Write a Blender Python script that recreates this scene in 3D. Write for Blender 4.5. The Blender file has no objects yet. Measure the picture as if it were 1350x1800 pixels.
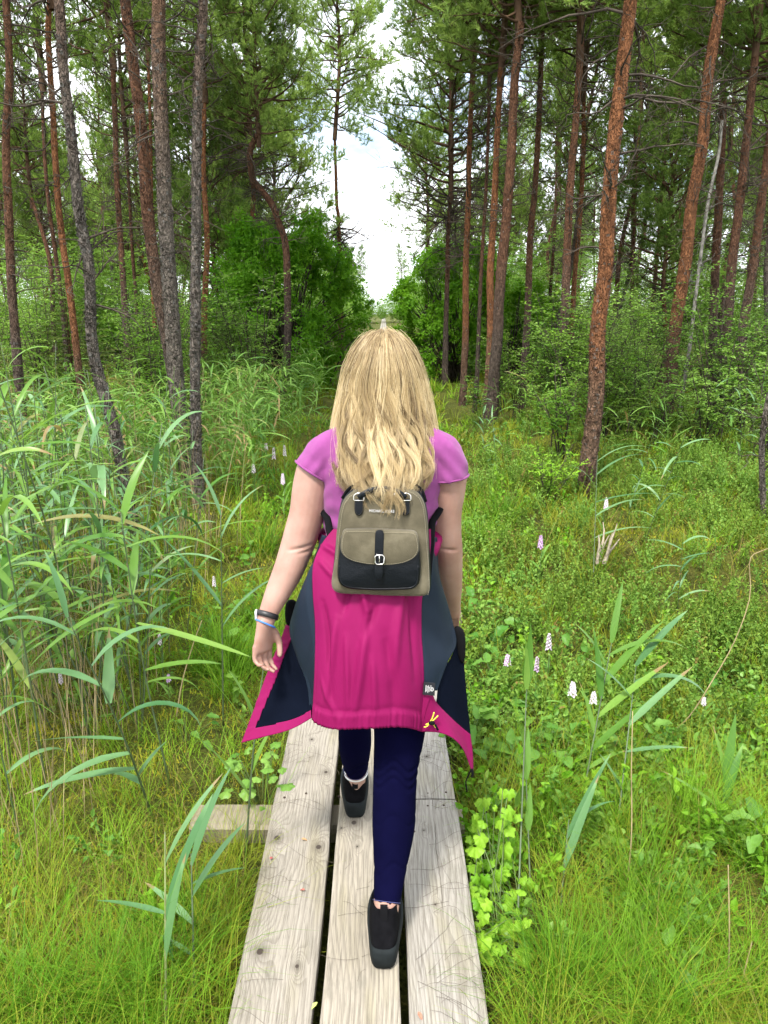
import bpy, math, random
import numpy as np
from mathutils import Vector, Matrix

sc = bpy.context.scene
rad = math.radians

# ------------------------------------------------------------------ camera, sky, sun, exposure
PITCH = rad(14.7)
CAM_Z = 1.84
FPX = 1352.0
cam_d = bpy.data.cameras.new('camera')
cam_d.sensor_fit = 'VERTICAL'
cam_d.sensor_height = 36.0
cam_d.lens = FPX / 1800 * 36.0
cam_d.clip_start = 0.05
cam_d.clip_end = 2000
cam = bpy.data.objects.new('camera', cam_d)
sc.collection.objects.link(cam)
cam.location = (0, 0, CAM_Z)
cam.rotation_euler = (math.pi / 2 - PITCH, 0, 0)
sc.camera = cam

SUN_EL, SUN_AZ = rad(58), rad(205)          # azimuth clockwise from +Y: behind the camera, a little left
w = bpy.data.worlds.new('World')
sc.world = w
w.use_nodes = True
wt = w.node_tree
wt.nodes.clear()
w_out = wt.nodes.new('ShaderNodeOutputWorld')
w_bg = wt.nodes.new('ShaderNodeBackground')
w_bg.inputs['Strength'].default_value = 0.10
w_sky = wt.nodes.new('ShaderNodeTexSky')
w_sky.sky_type = 'NISHITA'
w_sky.sun_disc = False
w_sky.sun_elevation = SUN_EL
w_sky.sun_rotation = SUN_AZ
w_sky.dust_density = 2.0
w_tc = wt.nodes.new('ShaderNodeTexCoord')
w_map = wt.nodes.new('ShaderNodeMapping')
w_map.inputs['Scale'].default_value = (1.0, 1.0, 2.2)
w_map.inputs['Location'].default_value = (0.3, 0.1, 0.45)
w_noise = wt.nodes.new('ShaderNodeTexNoise')
w_noise.inputs['Scale'].default_value = 3.2
w_noise.inputs['Detail'].default_value = 7
w_noise.inputs['Roughness'].default_value = 0.55
w_ramp = wt.nodes.new('ShaderNodeValToRGB')
w_ramp.color_ramp.elements[0].position = 0.28
w_ramp.color_ramp.elements[1].position = 0.51
w_mix = wt.nodes.new('ShaderNodeMix')
w_mix.data_type = 'RGBA'
w_mix.inputs[7].default_value = (8.6, 8.8, 9.1, 1)       # bright cloud cover
wt.links.new(w_tc.outputs['Generated'], w_map.inputs['Vector'])
wt.links.new(w_map.outputs['Vector'], w_noise.inputs['Vector'])
wt.links.new(w_noise.outputs['Fac'], w_ramp.inputs['Fac'])
wt.links.new(w_ramp.outputs['Color'], w_mix.inputs[0])
wt.links.new(w_sky.outputs['Color'], w_mix.inputs[6])
wt.links.new(w_mix.outputs[2], w_bg.inputs['Color'])
wt.links.new(w_bg.outputs['Background'], w_out.inputs['Surface'])

sun_d = bpy.data.lights.new('sun', 'SUN')
sun_d.energy = 2.3
sun_d.angle = rad(10)
sun_d.color = (1.0, 0.95, 0.87)
sun = bpy.data.objects.new('sun', sun_d)
sc.collection.objects.link(sun)
sdir = Vector((math.sin(SUN_AZ) * math.cos(SUN_EL), math.cos(SUN_AZ) * math.cos(SUN_EL), math.sin(SUN_EL)))
sun.rotation_euler = sdir.to_track_quat('Z', 'Y').to_euler()
sun.location = (0, 0, 30)

vs = sc.view_settings
vs.view_transform = 'Standard'
vs.look = 'None'
vs.exposure = 1.6
vs.gamma = 1
vs.use_curve_mapping = False
sc.cycles.max_bounces = 7
sc.cycles.diffuse_bounces = 4
sc.cycles.glossy_bounces = 2
sc.cycles.transmission_bounces = 4
sc.cycles.transparent_max_bounces = 4
sc.cycles.caustics_reflective = False
sc.cycles.caustics_refractive = False
sc.cycles.sample_clamp_indirect = 6
sc.cycles.adaptive_threshold = 0.03

# ------------------------------------------------------------------ measuring helpers
CP, SP = math.cos(PITCH), math.sin(PITCH)


def P(px, py, Y):
    """world point seen at photo pixel (px, py) that stands Y metres ahead"""
    u, v = (px - 675) / FPX, (py - 900) / FPX
    t = Y / (CP - v * SP)
    return np.array((u * t, Y, CAM_Z - t * (SP + v * CP)))


def PG(px, py, z=0.0):
    """world point on the level z seen at photo pixel (px, py)"""
    u, v = (px - 675) / FPX, (py - 900) / FPX
    t = (CAM_Z - z) / (SP + v * CP)
    return np.array((u * t, t * (CP - v * SP), z))


_nr = np.random.RandomState(5)
_W = [(_nr.uniform(-1, 1, 2) * f, _nr.uniform(0, 6.28), a) for f, a in
      [(0.5, .05), (0.7, .05), (1.3, .035), (1.7, .03), (2.7, .025), (3.3, .025), (5, .018), (6, .016), (9, .010), (11, .010), (14, .007)]]


def gz(x, y):
    """height of the boggy ground"""
    x = np.asarray(x, float)
    y = np.asarray(y, float)
    h = np.zeros(np.broadcast(x, y).shape)
    for k, ph, a in _W:
        h = h + a * np.sin(x * k[0] * 2 + y * k[1] * 2 + ph)
    d = np.abs(x + 0.065)
    m = np.clip((d - 0.38) / 0.9, 0, 1)
    m = m * m * (3 - 2 * m)
    return h * m * 0.9 + 0.02 * m - 0.02


def vnoise(p, seed=0, freq=1.0, oct=3):
    """cheap smooth noise for arrays of points"""
    r = np.random.RandomState(seed)
    out = np.zeros(len(p))
    a = 1.0
    for o in range(oct):
        for k in range(3):
            d = r.normal(size=3)
            d = d / np.linalg.norm(d) * freq * (1.6 ** o) * r.uniform(.7, 1.4)
            out += a * np.sin(p @ d + r.uniform(0, 6.28))
        a *= .55
    return out / 3.0


# ------------------------------------------------------------------ mesh helpers
def mesh_np(name, V, polys, smooth=True, tint=None, matidx=None):
    V = np.asarray(V, np.float32)
    me = bpy.data.meshes.new(name)
    polys = [np.asarray(p, np.int32) for p in polys if len(p)]
    me.vertices.add(len(V))
    me.vertices.foreach_set('co', V.ravel())
    if polys:
        loops = np.concatenate([p.ravel() for p in polys])
        tot = np.concatenate([np.full(len(p), p.shape[1], np.int32) for p in polys])
        start = np.concatenate([[0], np.cumsum(tot)[:-1]]).astype(np.int32)
        me.loops.add(len(loops))
        me.loops.foreach_set('vertex_index', loops)
        me.polygons.add(len(tot))
        me.polygons.foreach_set('loop_start', start)
        me.polygons.foreach_set('loop_total', tot)
        me.polygons.foreach_set('use_smooth', np.full(len(tot), smooth, bool))
        if matidx is not None:
            me.polygons.foreach_set('material_index', np.asarray(matidx, np.int32))
    me.update(calc_edges=True)
    if tint is not None:
        at = me.attributes.new('tint', 'FLOAT', 'POINT')
        at.data.foreach_set('value', np.asarray(tint, np.float32))
    return me


class Geo:
    def __init__(self):
        self.V, self.Q, self.T, self.C, self.n = [], [], [], [], 0

    def add(self, V, quads=None, tris=None, tint=0.5):
        V = np.asarray(V, float)
        if quads is not None and len(quads):
            self.Q.append(np.asarray(quads, int) + self.n)
        if tris is not None and len(tris):
            self.T.append(np.asarray(tris, int) + self.n)
        self.V.append(V)
        self.C.append(np.broadcast_to(np.asarray(tint, float), (len(V),)))
        self.n += len(V)

    def mesh(self, name, smooth=True, off=None):
        V = np.concatenate(self.V) if self.V else np.zeros((0, 3))
        if off is not None:
            V = V - np.asarray(off)
        polys = []
        if self.Q:
            polys.append(np.concatenate(self.Q))
        if self.T:
            polys.append(np.concatenate(self.T))
        return mesh_np(name, V, polys, smooth, np.concatenate(self.C) if self.C else None)


def obj(name, me, mat=None, parent=None, loc=None):
    o = bpy.data.objects.new(name, me)
    sc.collection.objects.link(o)
    if mat is not None and me is not None:
        ms = mat if isinstance(mat, (list, tuple)) else [mat]
        if len(me.materials) == 0:
            for m in ms:
                me.materials.append(m)
    if parent is not None:
        o.parent = parent
    if loc is not None:
        o.location = loc
    return o


def tag(o, label=None, cat=None, group=None, kind=None):
    if label:
        o['label'] = label
    if cat:
        o['category'] = cat
    if group:
        o['group'] = group
    if kind:
        o['kind'] = kind
    return o


def thing(name, label, cat, loc=(0, 0, 0), group=None):
    o = bpy.data.objects.new(name, None)
    o.empty_display_size = .1
    sc.collection.objects.link(o)
    o.location = loc
    return tag(o, label, cat, group)


def copy_tree(o, parent=None):
    c = o.copy()
    sc.collection.objects.link(c)
    c.parent = parent
    for ch in list(o.children):
        copy_tree(ch, c)
    return c


def nrm(a):
    return a / (np.linalg.norm(a, axis=-1, keepdims=True) + 1e-12)


def smooth_path(pts, n, k=None):
    """Catmull-Rom through pts, n samples; pts may carry extra columns (radii)"""
    pts = np.asarray(pts, float)
    m = len(pts)
    e = np.vstack([2 * pts[0] - pts[1], pts, 2 * pts[-1] - pts[-2]])
    t = np.linspace(0, m - 1, n)
    i = np.clip(t.astype(int), 0, m - 2)
    f = (t - i)[:, None]
    p0, p1, p2, p3 = e[i], e[i + 1], e[i + 2], e[i + 3]
    return 0.5 * (2 * p1 + (p2 - p0) * f + (2 * p0 - 5 * p1 + 4 * p2 - p3) * f ** 2 + (3 * p1 - p0 - 3 * p2 + p3) * f ** 3)


def frames(pts, ref=None):
    d = np.gradient(pts, axis=0)
    d = nrm(d)
    if ref is None:
        m = np.abs(d).mean(0)
        ref = np.eye(3)[int(np.argmin(m))]
    u = nrm(np.cross(d, ref))
    v = np.cross(d, u)
    return d, u, v


_tubecache = {}


def tube(g, pts, radii, n=4, tint=.5, cap=False, ry=None, ref=None):
    pts = np.asarray(pts, float)
    L = len(pts)
    radii = np.broadcast_to(np.asarray(radii, float), (L,))
    d, u, v = frames(pts, ref)
    a = np.arange(n) * 2 * math.pi / n
    r2 = radii if ry is None else np.broadcast_to(np.asarray(ry, float), (L,))
    V = pts[:, None, :] + u[:, None, :] * (np.cos(a)[None, :, None] * radii[:, None, None]) + v[:, None, :] * (np.sin(a)[None, :, None] * r2[:, None, None])
    V = V.reshape(-1, 3)
    key = (L, n)
    if key not in _tubecache:
        i = np.arange(L - 1)[:, None] * n
        j = np.arange(n)[None, :]
        k = (j + 1) % n
        _tubecache[key] = np.stack([i + j, i + k, i + n + k, i + n + j], -1).reshape(-1, 4)
    q = _tubecache[key]
    tr = None
    if cap:
        V = np.vstack([V, pts[0], pts[-1]])
        j = np.arange(n)
        k = (j + 1) % n
        c0, c1 = L * n, L * n + 1
        tr = np.vstack([np.stack([np.full(n, c0), k, j], 1), np.stack([np.full(n, c1), (L - 1) * n + j, (L - 1) * n + k], 1)])
    g.add(V, q, tr, tint)


def ellipsoid(g, c, r, n=16, m=10, tint=.5):
    th = np.linspace(0, math.pi, m + 1)[1:-1]
    a = np.arange(n) * 2 * math.pi / n
    V = np.stack([np.sin(th)[:, None] * np.cos(a), np.sin(th)[:, None] * np.sin(a), np.repeat(np.cos(th)[:, None], n, 1)], -1).reshape(-1, 3)
    V = np.vstack([V, [0, 0, 1], [0, 0, -1]]) * np.asarray(r) + np.asarray(c)
    L = m - 1
    i = np.arange(L - 1)[:, None] * n
    j = np.arange(n)[None, :]
    k = (j + 1) % n
    q = np.stack([i + j, i + n + j, i + n + k, i + k], -1).reshape(-1, 4)
    jj = np.arange(n)
    kk = (jj + 1) % n
    t = np.vstack([np.stack([np.full(n, L * n), jj, kk], 1), np.stack([np.full(n, L * n + 1), (L - 1) * n + kk, (L - 1) * n + jj], 1)])
    g.add(V, q, t, tint)


def box(g, lo, hi, tint=.5):
    x0, y0, z0 = lo
    x1, y1, z1 = hi
    V = [(x0, y0, z0), (x1, y0, z0), (x1, y1, z0), (x0, y1, z0), (x0, y0, z1), (x1, y0, z1), (x1, y1, z1), (x0, y1, z1)]
    g.add(V, [(0, 3, 2, 1), (4, 5, 6, 7), (0, 1, 5, 4), (1, 2, 6, 5), (2, 3, 7, 6), (3, 0, 4, 7)], None, tint)


def modmesh(me, mods, name=None):
    """mesh after a list of (type, settings) modifiers"""
    o = bpy.data.objects.new('tmp', me)
    sc.collection.objects.link(o)
    for t, kw in mods:
        m = o.modifiers.new(t, t)
        for k, v in kw.items():
            setattr(m, k, v)
    dg = bpy.context.evaluated_depsgraph_get()
    dg.update()
    r = bpy.data.meshes.new_from_object(o.evaluated_get(dg))
    bpy.data.objects.remove(o)
    r.name = name or me.name
    r.polygons.foreach_set('use_smooth', np.ones(len(r.polygons), bool))
    return r


def me_co(me):
    a = np.empty(len(me.vertices) * 3, np.float32)
    me.vertices.foreach_get('co', a)
    return a.reshape(-1, 3).astype(float)


def me_no(me):
    a = np.empty(len(me.vertices) * 3, np.float32)
    me.vertex_normals.foreach_get('vector', a)
    return a.reshape(-1, 3).astype(float)


def set_co(me, co):
    me.vertices.foreach_set('co', np.asarray(co, np.float32).ravel())
    me.update()


# ------------------------------------------------------------------ materials
class NT:
    def __init__(self, name):
        self.m = bpy.data.materials.new(name)
        self.m.use_nodes = True
        self.t = self.m.node_tree
        self.t.nodes.clear()
        self.out = self.t.nodes.new('ShaderNodeOutputMaterial')

    def n(self, typ, _p=None, **kw):
        nd = self.t.nodes.new('ShaderNode' + typ)
        for k, v in (_p or {}).items():
            setattr(nd, k, v)
        for k, v in kw.items():
            key = int(k[1:]) if k[0] == 'i' and k[1:].isdigit() else k.replace('_', ' ')
            s = nd.inputs[key]
            if isinstance(v, bpy.types.NodeSocket):
                self.t.links.new(v, s)
            else:
                s.default_value = v
        return nd

    def math(self, op, a, b=0.0, clamp=False):
        return self.n('Math', {'operation': op, 'use_clamp': clamp}, i0=a, i1=b).outputs[0]

    def mix(self, f, a, b, bt='MIX'):
        c = lambda v: (*v, 1) if isinstance(v, tuple) and len(v) == 3 else v
        return self.n('Mix', {'data_type': 'RGBA', 'blend_type': bt}, i0=f, i6=c(a), i7=c(b)).outputs[2]

    def ramp(self, f, stops, interp='LINEAR'):
        nd = self.n('ValToRGB', Fac=f)
        cr = nd.color_ramp
        cr.interpolation = interp
        while len(cr.elements) < len(stops):
            cr.elements.new(0.5)
        for e, (p, c) in zip(cr.elements, stops):
            e.position = p
            e.color = (*c, 1) if len(c) == 3 else c
        return nd.outputs['Color']

    def step(self, f, lo, hi):
        return self.n('MapRange', {'interpolation_type': 'SMOOTHSTEP'}, i0=f, i1=lo, i2=hi).outputs[0]

    def noise(self, scale, vec=None, detail=4, rough=.55):
        kw = dict(Scale=scale, Detail=detail, Roughness=rough)
        if vec is not None:
            kw['Vector'] = vec
        return self.n('TexNoise', **kw).outputs['Fac']

    def coord(self, kind='Object', scale=None):
        c = self.n('TexCoord').outputs[kind]
        if scale is not None:
            c = self.n('Mapping', Vector=c, Scale=scale).outputs[0]
        return c

    def bump(self, h, strength=.5, dist=.01):
        return self.n('Bump', Height=h, Strength=strength, Distance=dist).outputs[0]

    def pbr(self, col, rough=.6, bump=None, spec=.5, metal=0., **kw):
        c = (*col, 1) if isinstance(col, tuple) and len(col) == 3 else col
        a = dict(Base_Color=c, Roughness=rough, Metallic=metal)
        a['Specular_IOR_Level'] = spec
        a.update(kw)
        if bump is not None:
            a['Normal'] = bump
        nd = self.t.nodes.new('ShaderNodeBsdfPrincipled')
        for k, v in a.items():
            s = nd.inputs[k.replace('_', ' ')]
            if isinstance(v, bpy.types.NodeSocket):
                self.t.links.new(v, s)
            else:
                s.default_value = v
        return nd.outputs[0]

    def done(self, sh):
        self.t.links.new(sh, self.out.inputs['Surface'])
        return self.m


def leafmat(name, ca, cb, trans=.35, rough=.45, spec=.4, nscale=0, warm=None):
    t = NT(name)
    rnd = t.n('ObjectInfo').outputs['Random']
    tint = t.n('Attribute', {'attribute_name': 'tint'}).outputs['Fac']
    f = t.math('ADD', t.math('MULTIPLY', rnd, .55), t.math('MULTIPLY', tint, .6))
    if nscale:
        f = t.math('ADD', f, t.math('MULTIPLY', t.math('SUBTRACT', t.noise(nscale, detail=2), .5), .6))
    stops = [(0.05, ca), (0.95, cb)]
    if warm:
        stops = [(0.05, ca), (0.9, cb), (0.99, warm)]
    col = t.ramp(f, stops)
    p = t.pbr(col, rough, spec=spec)
    tc = t.mix(1.0, col, (1.0, 1.0, .45), 'MULTIPLY')
    tc2 = t.mix(.5, tc, col)
    tr = t.n('BsdfTranslucent', Color=tc2).outputs[0]
    return t.done(t.n('MixShader', Fac=trans, i1=p, i2=tr).outputs[0])


def simple(name, col, rough=.6, nscale=None, var=.25, spec=.5, metal=0., bstr=0., bscale=200, **kw):
    t = NT(name)
    c = (*col, 1)
    if nscale:
        dk = tuple(x * (1 - var) for x in col)
        lt = tuple(x * (1 + var) for x in col)
        c = t.ramp(t.noise(nscale, t.coord()), [(.3, dk), (.7, lt)])
    b = t.bump(t.noise(bscale, t.coord()), bstr, .004) if bstr else None
    return t.done(t.pbr(c, rough, b, spec, metal, **kw))


def bark(name, lo, hi, z0, z1, dark):
    """pine bark: flaky grey plates low down, thin orange bark higher up"""
    t = NT(name)
    ob = t.coord('Object')
    st = t.n('Mapping', Vector=ob, Scale=(1, 1, .42)).outputs[0]
    wob = t.noise(9, st, 3)
    z = t.n('SeparateXYZ', Vector=ob).outputs['Z']
    zz = t.math('ADD', z, t.math('MULTIPLY', t.math('SUBTRACT', t.noise(1.3, ob, 4), .5), 2.2))
    f = t.step(zz, z0, z1)
    rnd = t.n('ObjectInfo').outputs['Random']
    va = t.n('TexVoronoi', {'feature': 'DISTANCE_TO_EDGE'}, Vector=t.mix(.16, st, t.n('TexNoise', Vector=st, Scale=14).outputs['Color'], 'ADD'), Scale=46.0).outputs['Distance']
    crack = t.step(va, 0.0, .16)
    nf = t.noise(45, st, 5, .65)
    plate = t.n('TexVoronoi', Vector=st, Scale=46.0).outputs['Color']
    pf = t.n('SeparateColor', Color=plate).outputs[0]
    lcol = t.mix(t.math('MULTIPLY', pf, .8), tuple(x * .6 for x in lo), tuple(min(1, x * 1.55) for x in lo))
    lcol = t.mix(t.step(nf, .55, .75), lcol, tuple(min(1, x * 1.5 + .06) for x in lo))
    hcol = t.mix(t.math('MULTIPLY', pf, .9), tuple(x * .62 for x in hi), tuple(min(1, x * 1.3) for x in hi))
    hcol = t.mix(t.step(nf, .56, .8), hcol, (hi[0] * 1.5, hi[1] * 1.5, hi[2] * 1.9))
    col = t.mix(f, lcol, hcol)
    col = t.mix(t.math('MULTIPLY', t.math('MULTIPLY', t.math('SUBTRACT', 1.0, crack), t.step(t.noise(6, st, 3), .3, .65)), .6), col, dark)
    col = t.mix(1.0, col, t.ramp(rnd, [(0, (.8, .8, .8)), (1, (1.15, 1.12, 1.08))]), 'MULTIPLY')
    fl = t.step(t.n('Attribute', {'attribute_name': 'tint'}).outputs['Fac'], .7, .9)
    col = t.mix(t.math('MULTIPLY', fl, .65), col, tuple(min(1, x * .8 + .15) for x in lo))
    h = t.math('ADD', t.math('MULTIPLY', crack, .7), t.math('MULTIPLY', nf, .9))
    return t.done(t.pbr(col, .85, t.bump(h, 1.0, .03), .15))


M = {}
M['bark_grey'] = bark('bark grey', (.135, .118, .102), (.155, .088, .055), 2.4, 5.0, (.02, .015, .012))
M['bark_mixed'] = bark('bark mixed', (.10, .077, .062), (.155, .076, .044), 1.2, 3.4, (.018, .012, .009))
M['bark_orange'] = bark('bark orange', (.145, .094, .065), (.245, .106, .048), .4, 2.2, (.03, .016, .010))
M['twig'] = simple('dead twig', (.060, .049, .039), .9, 6, .5, .1)
M['limb'] = simple('pine limb', (.075, .045, .028), .85, 5, .5, .1)
M['birch'] = simple('pale birch bark', (.19, .18, .16), .8, 14, .55, .2)
M['needle'] = leafmat('pine needles', (.09, .165, .035), (.27, .39, .085), .5, .6, .12)
M['needle_light'] = leafmat('fresh pine needles', (.10, .18, .04), (.30, .42, .10), .5, .6, .12)
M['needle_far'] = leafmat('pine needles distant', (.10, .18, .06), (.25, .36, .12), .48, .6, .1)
M['bush'] = leafmat('dense bush leaves', (.055, .20, .008), (.21, .43, .025), .5, .5, .15)
M['shrub'] = leafmat('light shrub leaves', (.085, .21, .025), (.26, .42, .08), .45, .45, .2)
M['shrub_dark'] = leafmat('mid shrub leaves', (.05, .16, .015), (.19, .35, .035), .45, .45, .2)
M['spruce'] = leafmat('spruce sprays', (.03, .075, .012), (.15, .21, .03), .2, .5, .3)
M['reed'] = leafmat('reed leaf', (.05, .155, .018), (.19, .34, .06), .36, .36, .32, warm=(.27, .20, .085))
M['reed_blue'] = leafmat('reed leaf bluish', (.05, .15, .05), (.17, .31, .13), .3, .34, .4, warm=(.27, .21, .10))
M['reed_stem'] = simple('reed stem', (.14, .17, .06), .5, 8, .4)
M['reed_stem_dark'] = simple('reed stem dark', (.055, .085, .035), .5, 8, .4)
M['straw'] = simple('dry straw', (.27, .21, .11), .75, 10, .35, .3)
M['grass'] = leafmat('grass blade', (.06, .11, .005), (.25, .29, .025), .3, .5, .12)
M['grass_bright'] = leafmat('bright grass blade', (.05, .155, .005), (.20, .36, .025), .3, .5, .12)
M['grass_dry'] = leafmat('yellowed grass blade', (.14, .12, .03), (.36, .29, .10), .3, .6, .1)
M['moss'] = leafmat('bog moss', (.13, .145, .012), (.42, .38, .03), .25, .7, .2)
M['herb'] = leafmat('herb leaf', (.06, .19, .02), (.21, .38, .07), .38, .42, .25)
M['lime'] = leafmat('lime herb leaf', (.09, .28, .010), (.25, .45, .035), .4, .45, .2)
M['dwarf'] = leafmat('dwarf shrub leaf', (.05, .12, .012), (.19, .30, .045), .35, .55, .12, warm=(.22, .17, .05))
M['petal'] = leafmat('orchid petal', (.62, .50, .66), (.82, .78, .84), .3, .5, .3)
M['petal_lilac'] = leafmat('lilac orchid petal', (.42, .22, .48), (.72, .58, .76), .3, .5, .3)
M['herb_stem'] = simple('herb stem', (.10, .16, .04), .6, 10, .3)

# ------------------------------------------------------------------ ground
_c = np.linspace(-1, 1, 201)
_gx = np.sign(_c) * (np.abs(_c) * 9 + 290 * np.abs(_c) ** 5)
_cy = np.linspace(-.35, 1, 230)
_gy = np.sign(_cy) * (np.abs(_cy) * 16 + 380 * np.abs(_cy) ** 5)
GX, GY = np.meshgrid(_gx, _gy)
GZ = gz(GX, GY)
V = np.stack([GX, GY, GZ], -1).reshape(-1, 3)
nx = len(_gx)
i = np.arange(len(_gy) - 1)[:, None] * nx
j = np.arange(nx - 1)[None, :]
Q = np.stack([i + j, i + j + 1, i + nx + j + 1, i + nx + j], -1).reshape(-1, 4)
t = NT('boggy ground')
co = t.coord('Object')
n1 = t.noise(1.1, co, 5)
n2 = t.noise(7, co, 6, .65)
n3 = t.noise(60, co, 4, .7)
c1 = t.ramp(n1, [(.35, (.055, .075, .012)), (.5, (.10, .125, .018)), (.66, (.19, .19, .03))])
c2 = t.ramp(n2, [(.3, (.05, .036, .018)), (.5, (.10, .11, .02)), (.7, (.22, .23, .04))])
col = t.mix(.5, c1, c2)
col = t.mix(t.step(n3, .35, .7), t.mix(1.0, col, (.45, .45, .4), 'MULTIPLY'), col)
ground_mat = t.done(t.pbr(col, .9, t.bump(t.math('ADD', n3, n2), 1.0, .03), .15))
g_me = mesh_np('ground', V, [Q])
ground = obj('ground', g_me, ground_mat)
tag(ground, 'mossy boggy forest floor', None, None, 'structure')

# ------------------------------------------------------------------ boardwalk
BZ = 0.12
BT = 0.05


def wood(name, knots, base=(.29, .265, .222), seed=0., crack=None):
    t = NT(name)
    ob = t.coord('Object')
    s = t.n('SeparateXYZ', Vector=ob)
    x, y = s.outputs['X'], s.outputs['Y']
    rnd = t.n('ObjectInfo').outputs['Random']
    ro = t.math('MULTIPLY', rnd, 37.0)
    offv = t.n('CombineXYZ', X=ro, Y=ro, Z=seed).outputs[0]
    p = t.n('VectorMath', {'operation': 'ADD'}, i0=ob, i1=offv).outputs[0]
    low = t.n('TexNoise', Vector=t.n('Mapping', Vector=p, Scale=(5, 1.1, 1)).outputs[0], Scale=1.0, Detail=2.0).outputs['Fac']
    g = t.math('ADD', t.math('MULTIPLY', x, 62.0), t.math('MULTIPLY', low, 13.0))
    dk = None
    for (kx, ky, r) in knots:
        dx = t.math('SUBTRACT', x, kx)
        dy = t.math('MULTIPLY', t.math('SUBTRACT', y, ky), .42)
        d2 = t.math('ADD', t.math('MULTIPLY', dx, dx), t.math('MULTIPLY', dy, dy))
        e = t.math('EXPONENT', t.math('MULTIPLY', d2, -1.0 / (2 * (r * 1.9) ** 2)))
        g = t.math('ADD', g, t.math('MULTIPLY', e, 5.5))
        dy2 = t.math('MULTIPLY', t.math('SUBTRACT', y, ky), .8)
        d3 = t.math('SQRT', t.math('ADD', t.math('MULTIPLY', dx, dx), t.math('MULTIPLY', dy2, dy2)))
        core = t.math('SUBTRACT', 1.0, t.step(d3, r * .55, r * 1.0))
        halo = t.math('MULTIPLY', t.math('SUBTRACT', 1.0, t.step(d3, r * .6, r * 3.2)), .42)
        c = t.math('MAXIMUM', core, halo)
        dk = c if dk is None else t.math('MAXIMUM', dk, c)
    band = t.math('FRACT', g)
    line = t.math('MULTIPLY', t.step(band, .35, .95), t.math('SUBTRACT', 1.0, t.step(band, .95, 1.0)))
    fine = t.n('TexNoise', Vector=t.n('Mapping', Vector=p, Scale=(260, 7, 20)).outputs[0], Scale=1.0, Detail=5.0, Roughness=.7).outputs['Fac']
    mot = t.n('TexNoise', Vector=t.n('Mapping', Vector=p, Scale=(9, 3, 3)).outputs[0], Scale=1.0, Detail=4.0).outputs['Fac']
    a = t.mix(mot, (base[0] * .80, base[1] * .79, base[2] * .78), (base[0] * 1.16, base[1] * 1.16, base[2] * 1.18))
    yel = t.step(t.n('TexNoise', Vector=t.n('Mapping', Vector=p, Scale=(11, 2.1, 3)).outputs[0], Scale=1.0, Detail=3.0).outputs['Fac'], .5, .72)
    a = t.mix(t.math('MULTIPLY', yel, .55), a, (.235, .21, .125))
    a = t.mix(t.math('MULTIPLY', line, .42), a, (.12, .102, .08))
    a = t.mix(t.math('MULTIPLY', t.math('SUBTRACT', 1.0, t.step(fine, .32, .56)), .75), a, (.10, .087, .068))
    stain = t.step(t.n('TexNoise', Vector=t.n('Mapping', Vector=p, Scale=(7, 2.6, 3)).outputs[0], Scale=1.7, Detail=6.0, Roughness=.65).outputs['Fac'], .52, .72)
    a = t.mix(t.math('MULTIPLY', stain, .5), a, (.12, .112, .088))
    if dk is not None:
        a = t.mix(dk, a, (.045, .034, .027))
    if crack:
        m = None
        for (cx, w_) in crack:
            wob = t.math('MULTIPLY', t.math('SUBTRACT', t.n('TexNoise', Vector=t.n('Mapping', Vector=p, Scale=(0, 6, 0)).outputs[0], Scale=1.0, Detail=4.0).outputs['Fac'], .5), .035)
            dd = t.math('ABSOLUTE', t.math('ADD', t.math('SUBTRACT', x, cx), wob))
            c = t.math('SUBTRACT', 1.0, t.step(dd, w_ * .4, w_))
            c = t.math('MULTIPLY', c, t.step(t.n('TexNoise', Vector=t.n('Mapping', Vector=p, Scale=(0, 2.1, 0)).outputs[0], Scale=1.0).outputs['Fac'], .42, .55))
            m = c if m is None else t.math('MAXIMUM', m, c)
        a = t.mix(t.math('MULTIPLY', m, .8), a, (.05, .04, .03))
    h = t.math('SUBTRACT', t.math('MULTIPLY', fine, .7), t.math('MULTIPLY', line, .5))
    return t.done(t.pbr(a, .72, t.bump(h, .35, .004), .3))


def plank_mesh(name, xl0, xr0, xl1, xr1, y0, y1, seed):
    """a weathered plank from y0 to y1 with slightly uneven edges; origin at the middle of its top"""
    r = np.random.RandomState(seed)
    n = max(6, int((y1 - y0) / .12))
    ys = np.linspace(y0, y1, n)
    f = (ys - y0) / (y1 - y0)
    jl = np.cumsum(r.normal(0, .0007, n)) + r.normal(0, .0008, n)
    jr = np.cumsum(r.normal(0, .0007, n)) + r.normal(0, .0008, n)
    xl = xl0 + (xl1 - xl0) * f + jl
    xr = xr0 + (xr1 - xr0) * f + jr
    b = .004
    cup = r.uniform(-.003, .003)
    ring = lambda k: None
    cx, cy = (xl0 + xr0 + xl1 + xr1) / 4, (y0 + y1) / 2
    V = []
    prof = [(0, 0, -BT), (0, 0, -b), (0, b, -.001), (.5, 0, cup), (1, -b, -.001), (1, 0, -b), (1, 0, -BT)]
    for s, dx, dz in prof:
        V.append(np.stack([xl + (xr - xl) * s + dx - cx, ys - cy, np.full(n, dz) + (0.0012 * np.sin(ys * 3 + seed))], -1))
    V = np.stack(V, 1).reshape(-1, 3)
    m = len(prof)
    i = np.arange(n - 1)[:, None] * m
    j = np.arange(m)[None, :]
    k = (j + 1) % m
    Q = np.stack([i + j, i + k, i + m + k, i + m + j], -1).reshape(-1, 4)
    g = Geo()
    g.add(V, Q, None)
    g.add(V[:m], None, [(0, q, q + 1) for q in range(1, m - 1)])
    g.add(V[-m:], None, [(0, q + 1, q) for q in range(1, m - 1)])
    return g.mesh(name, False), (cx, cy)


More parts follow.
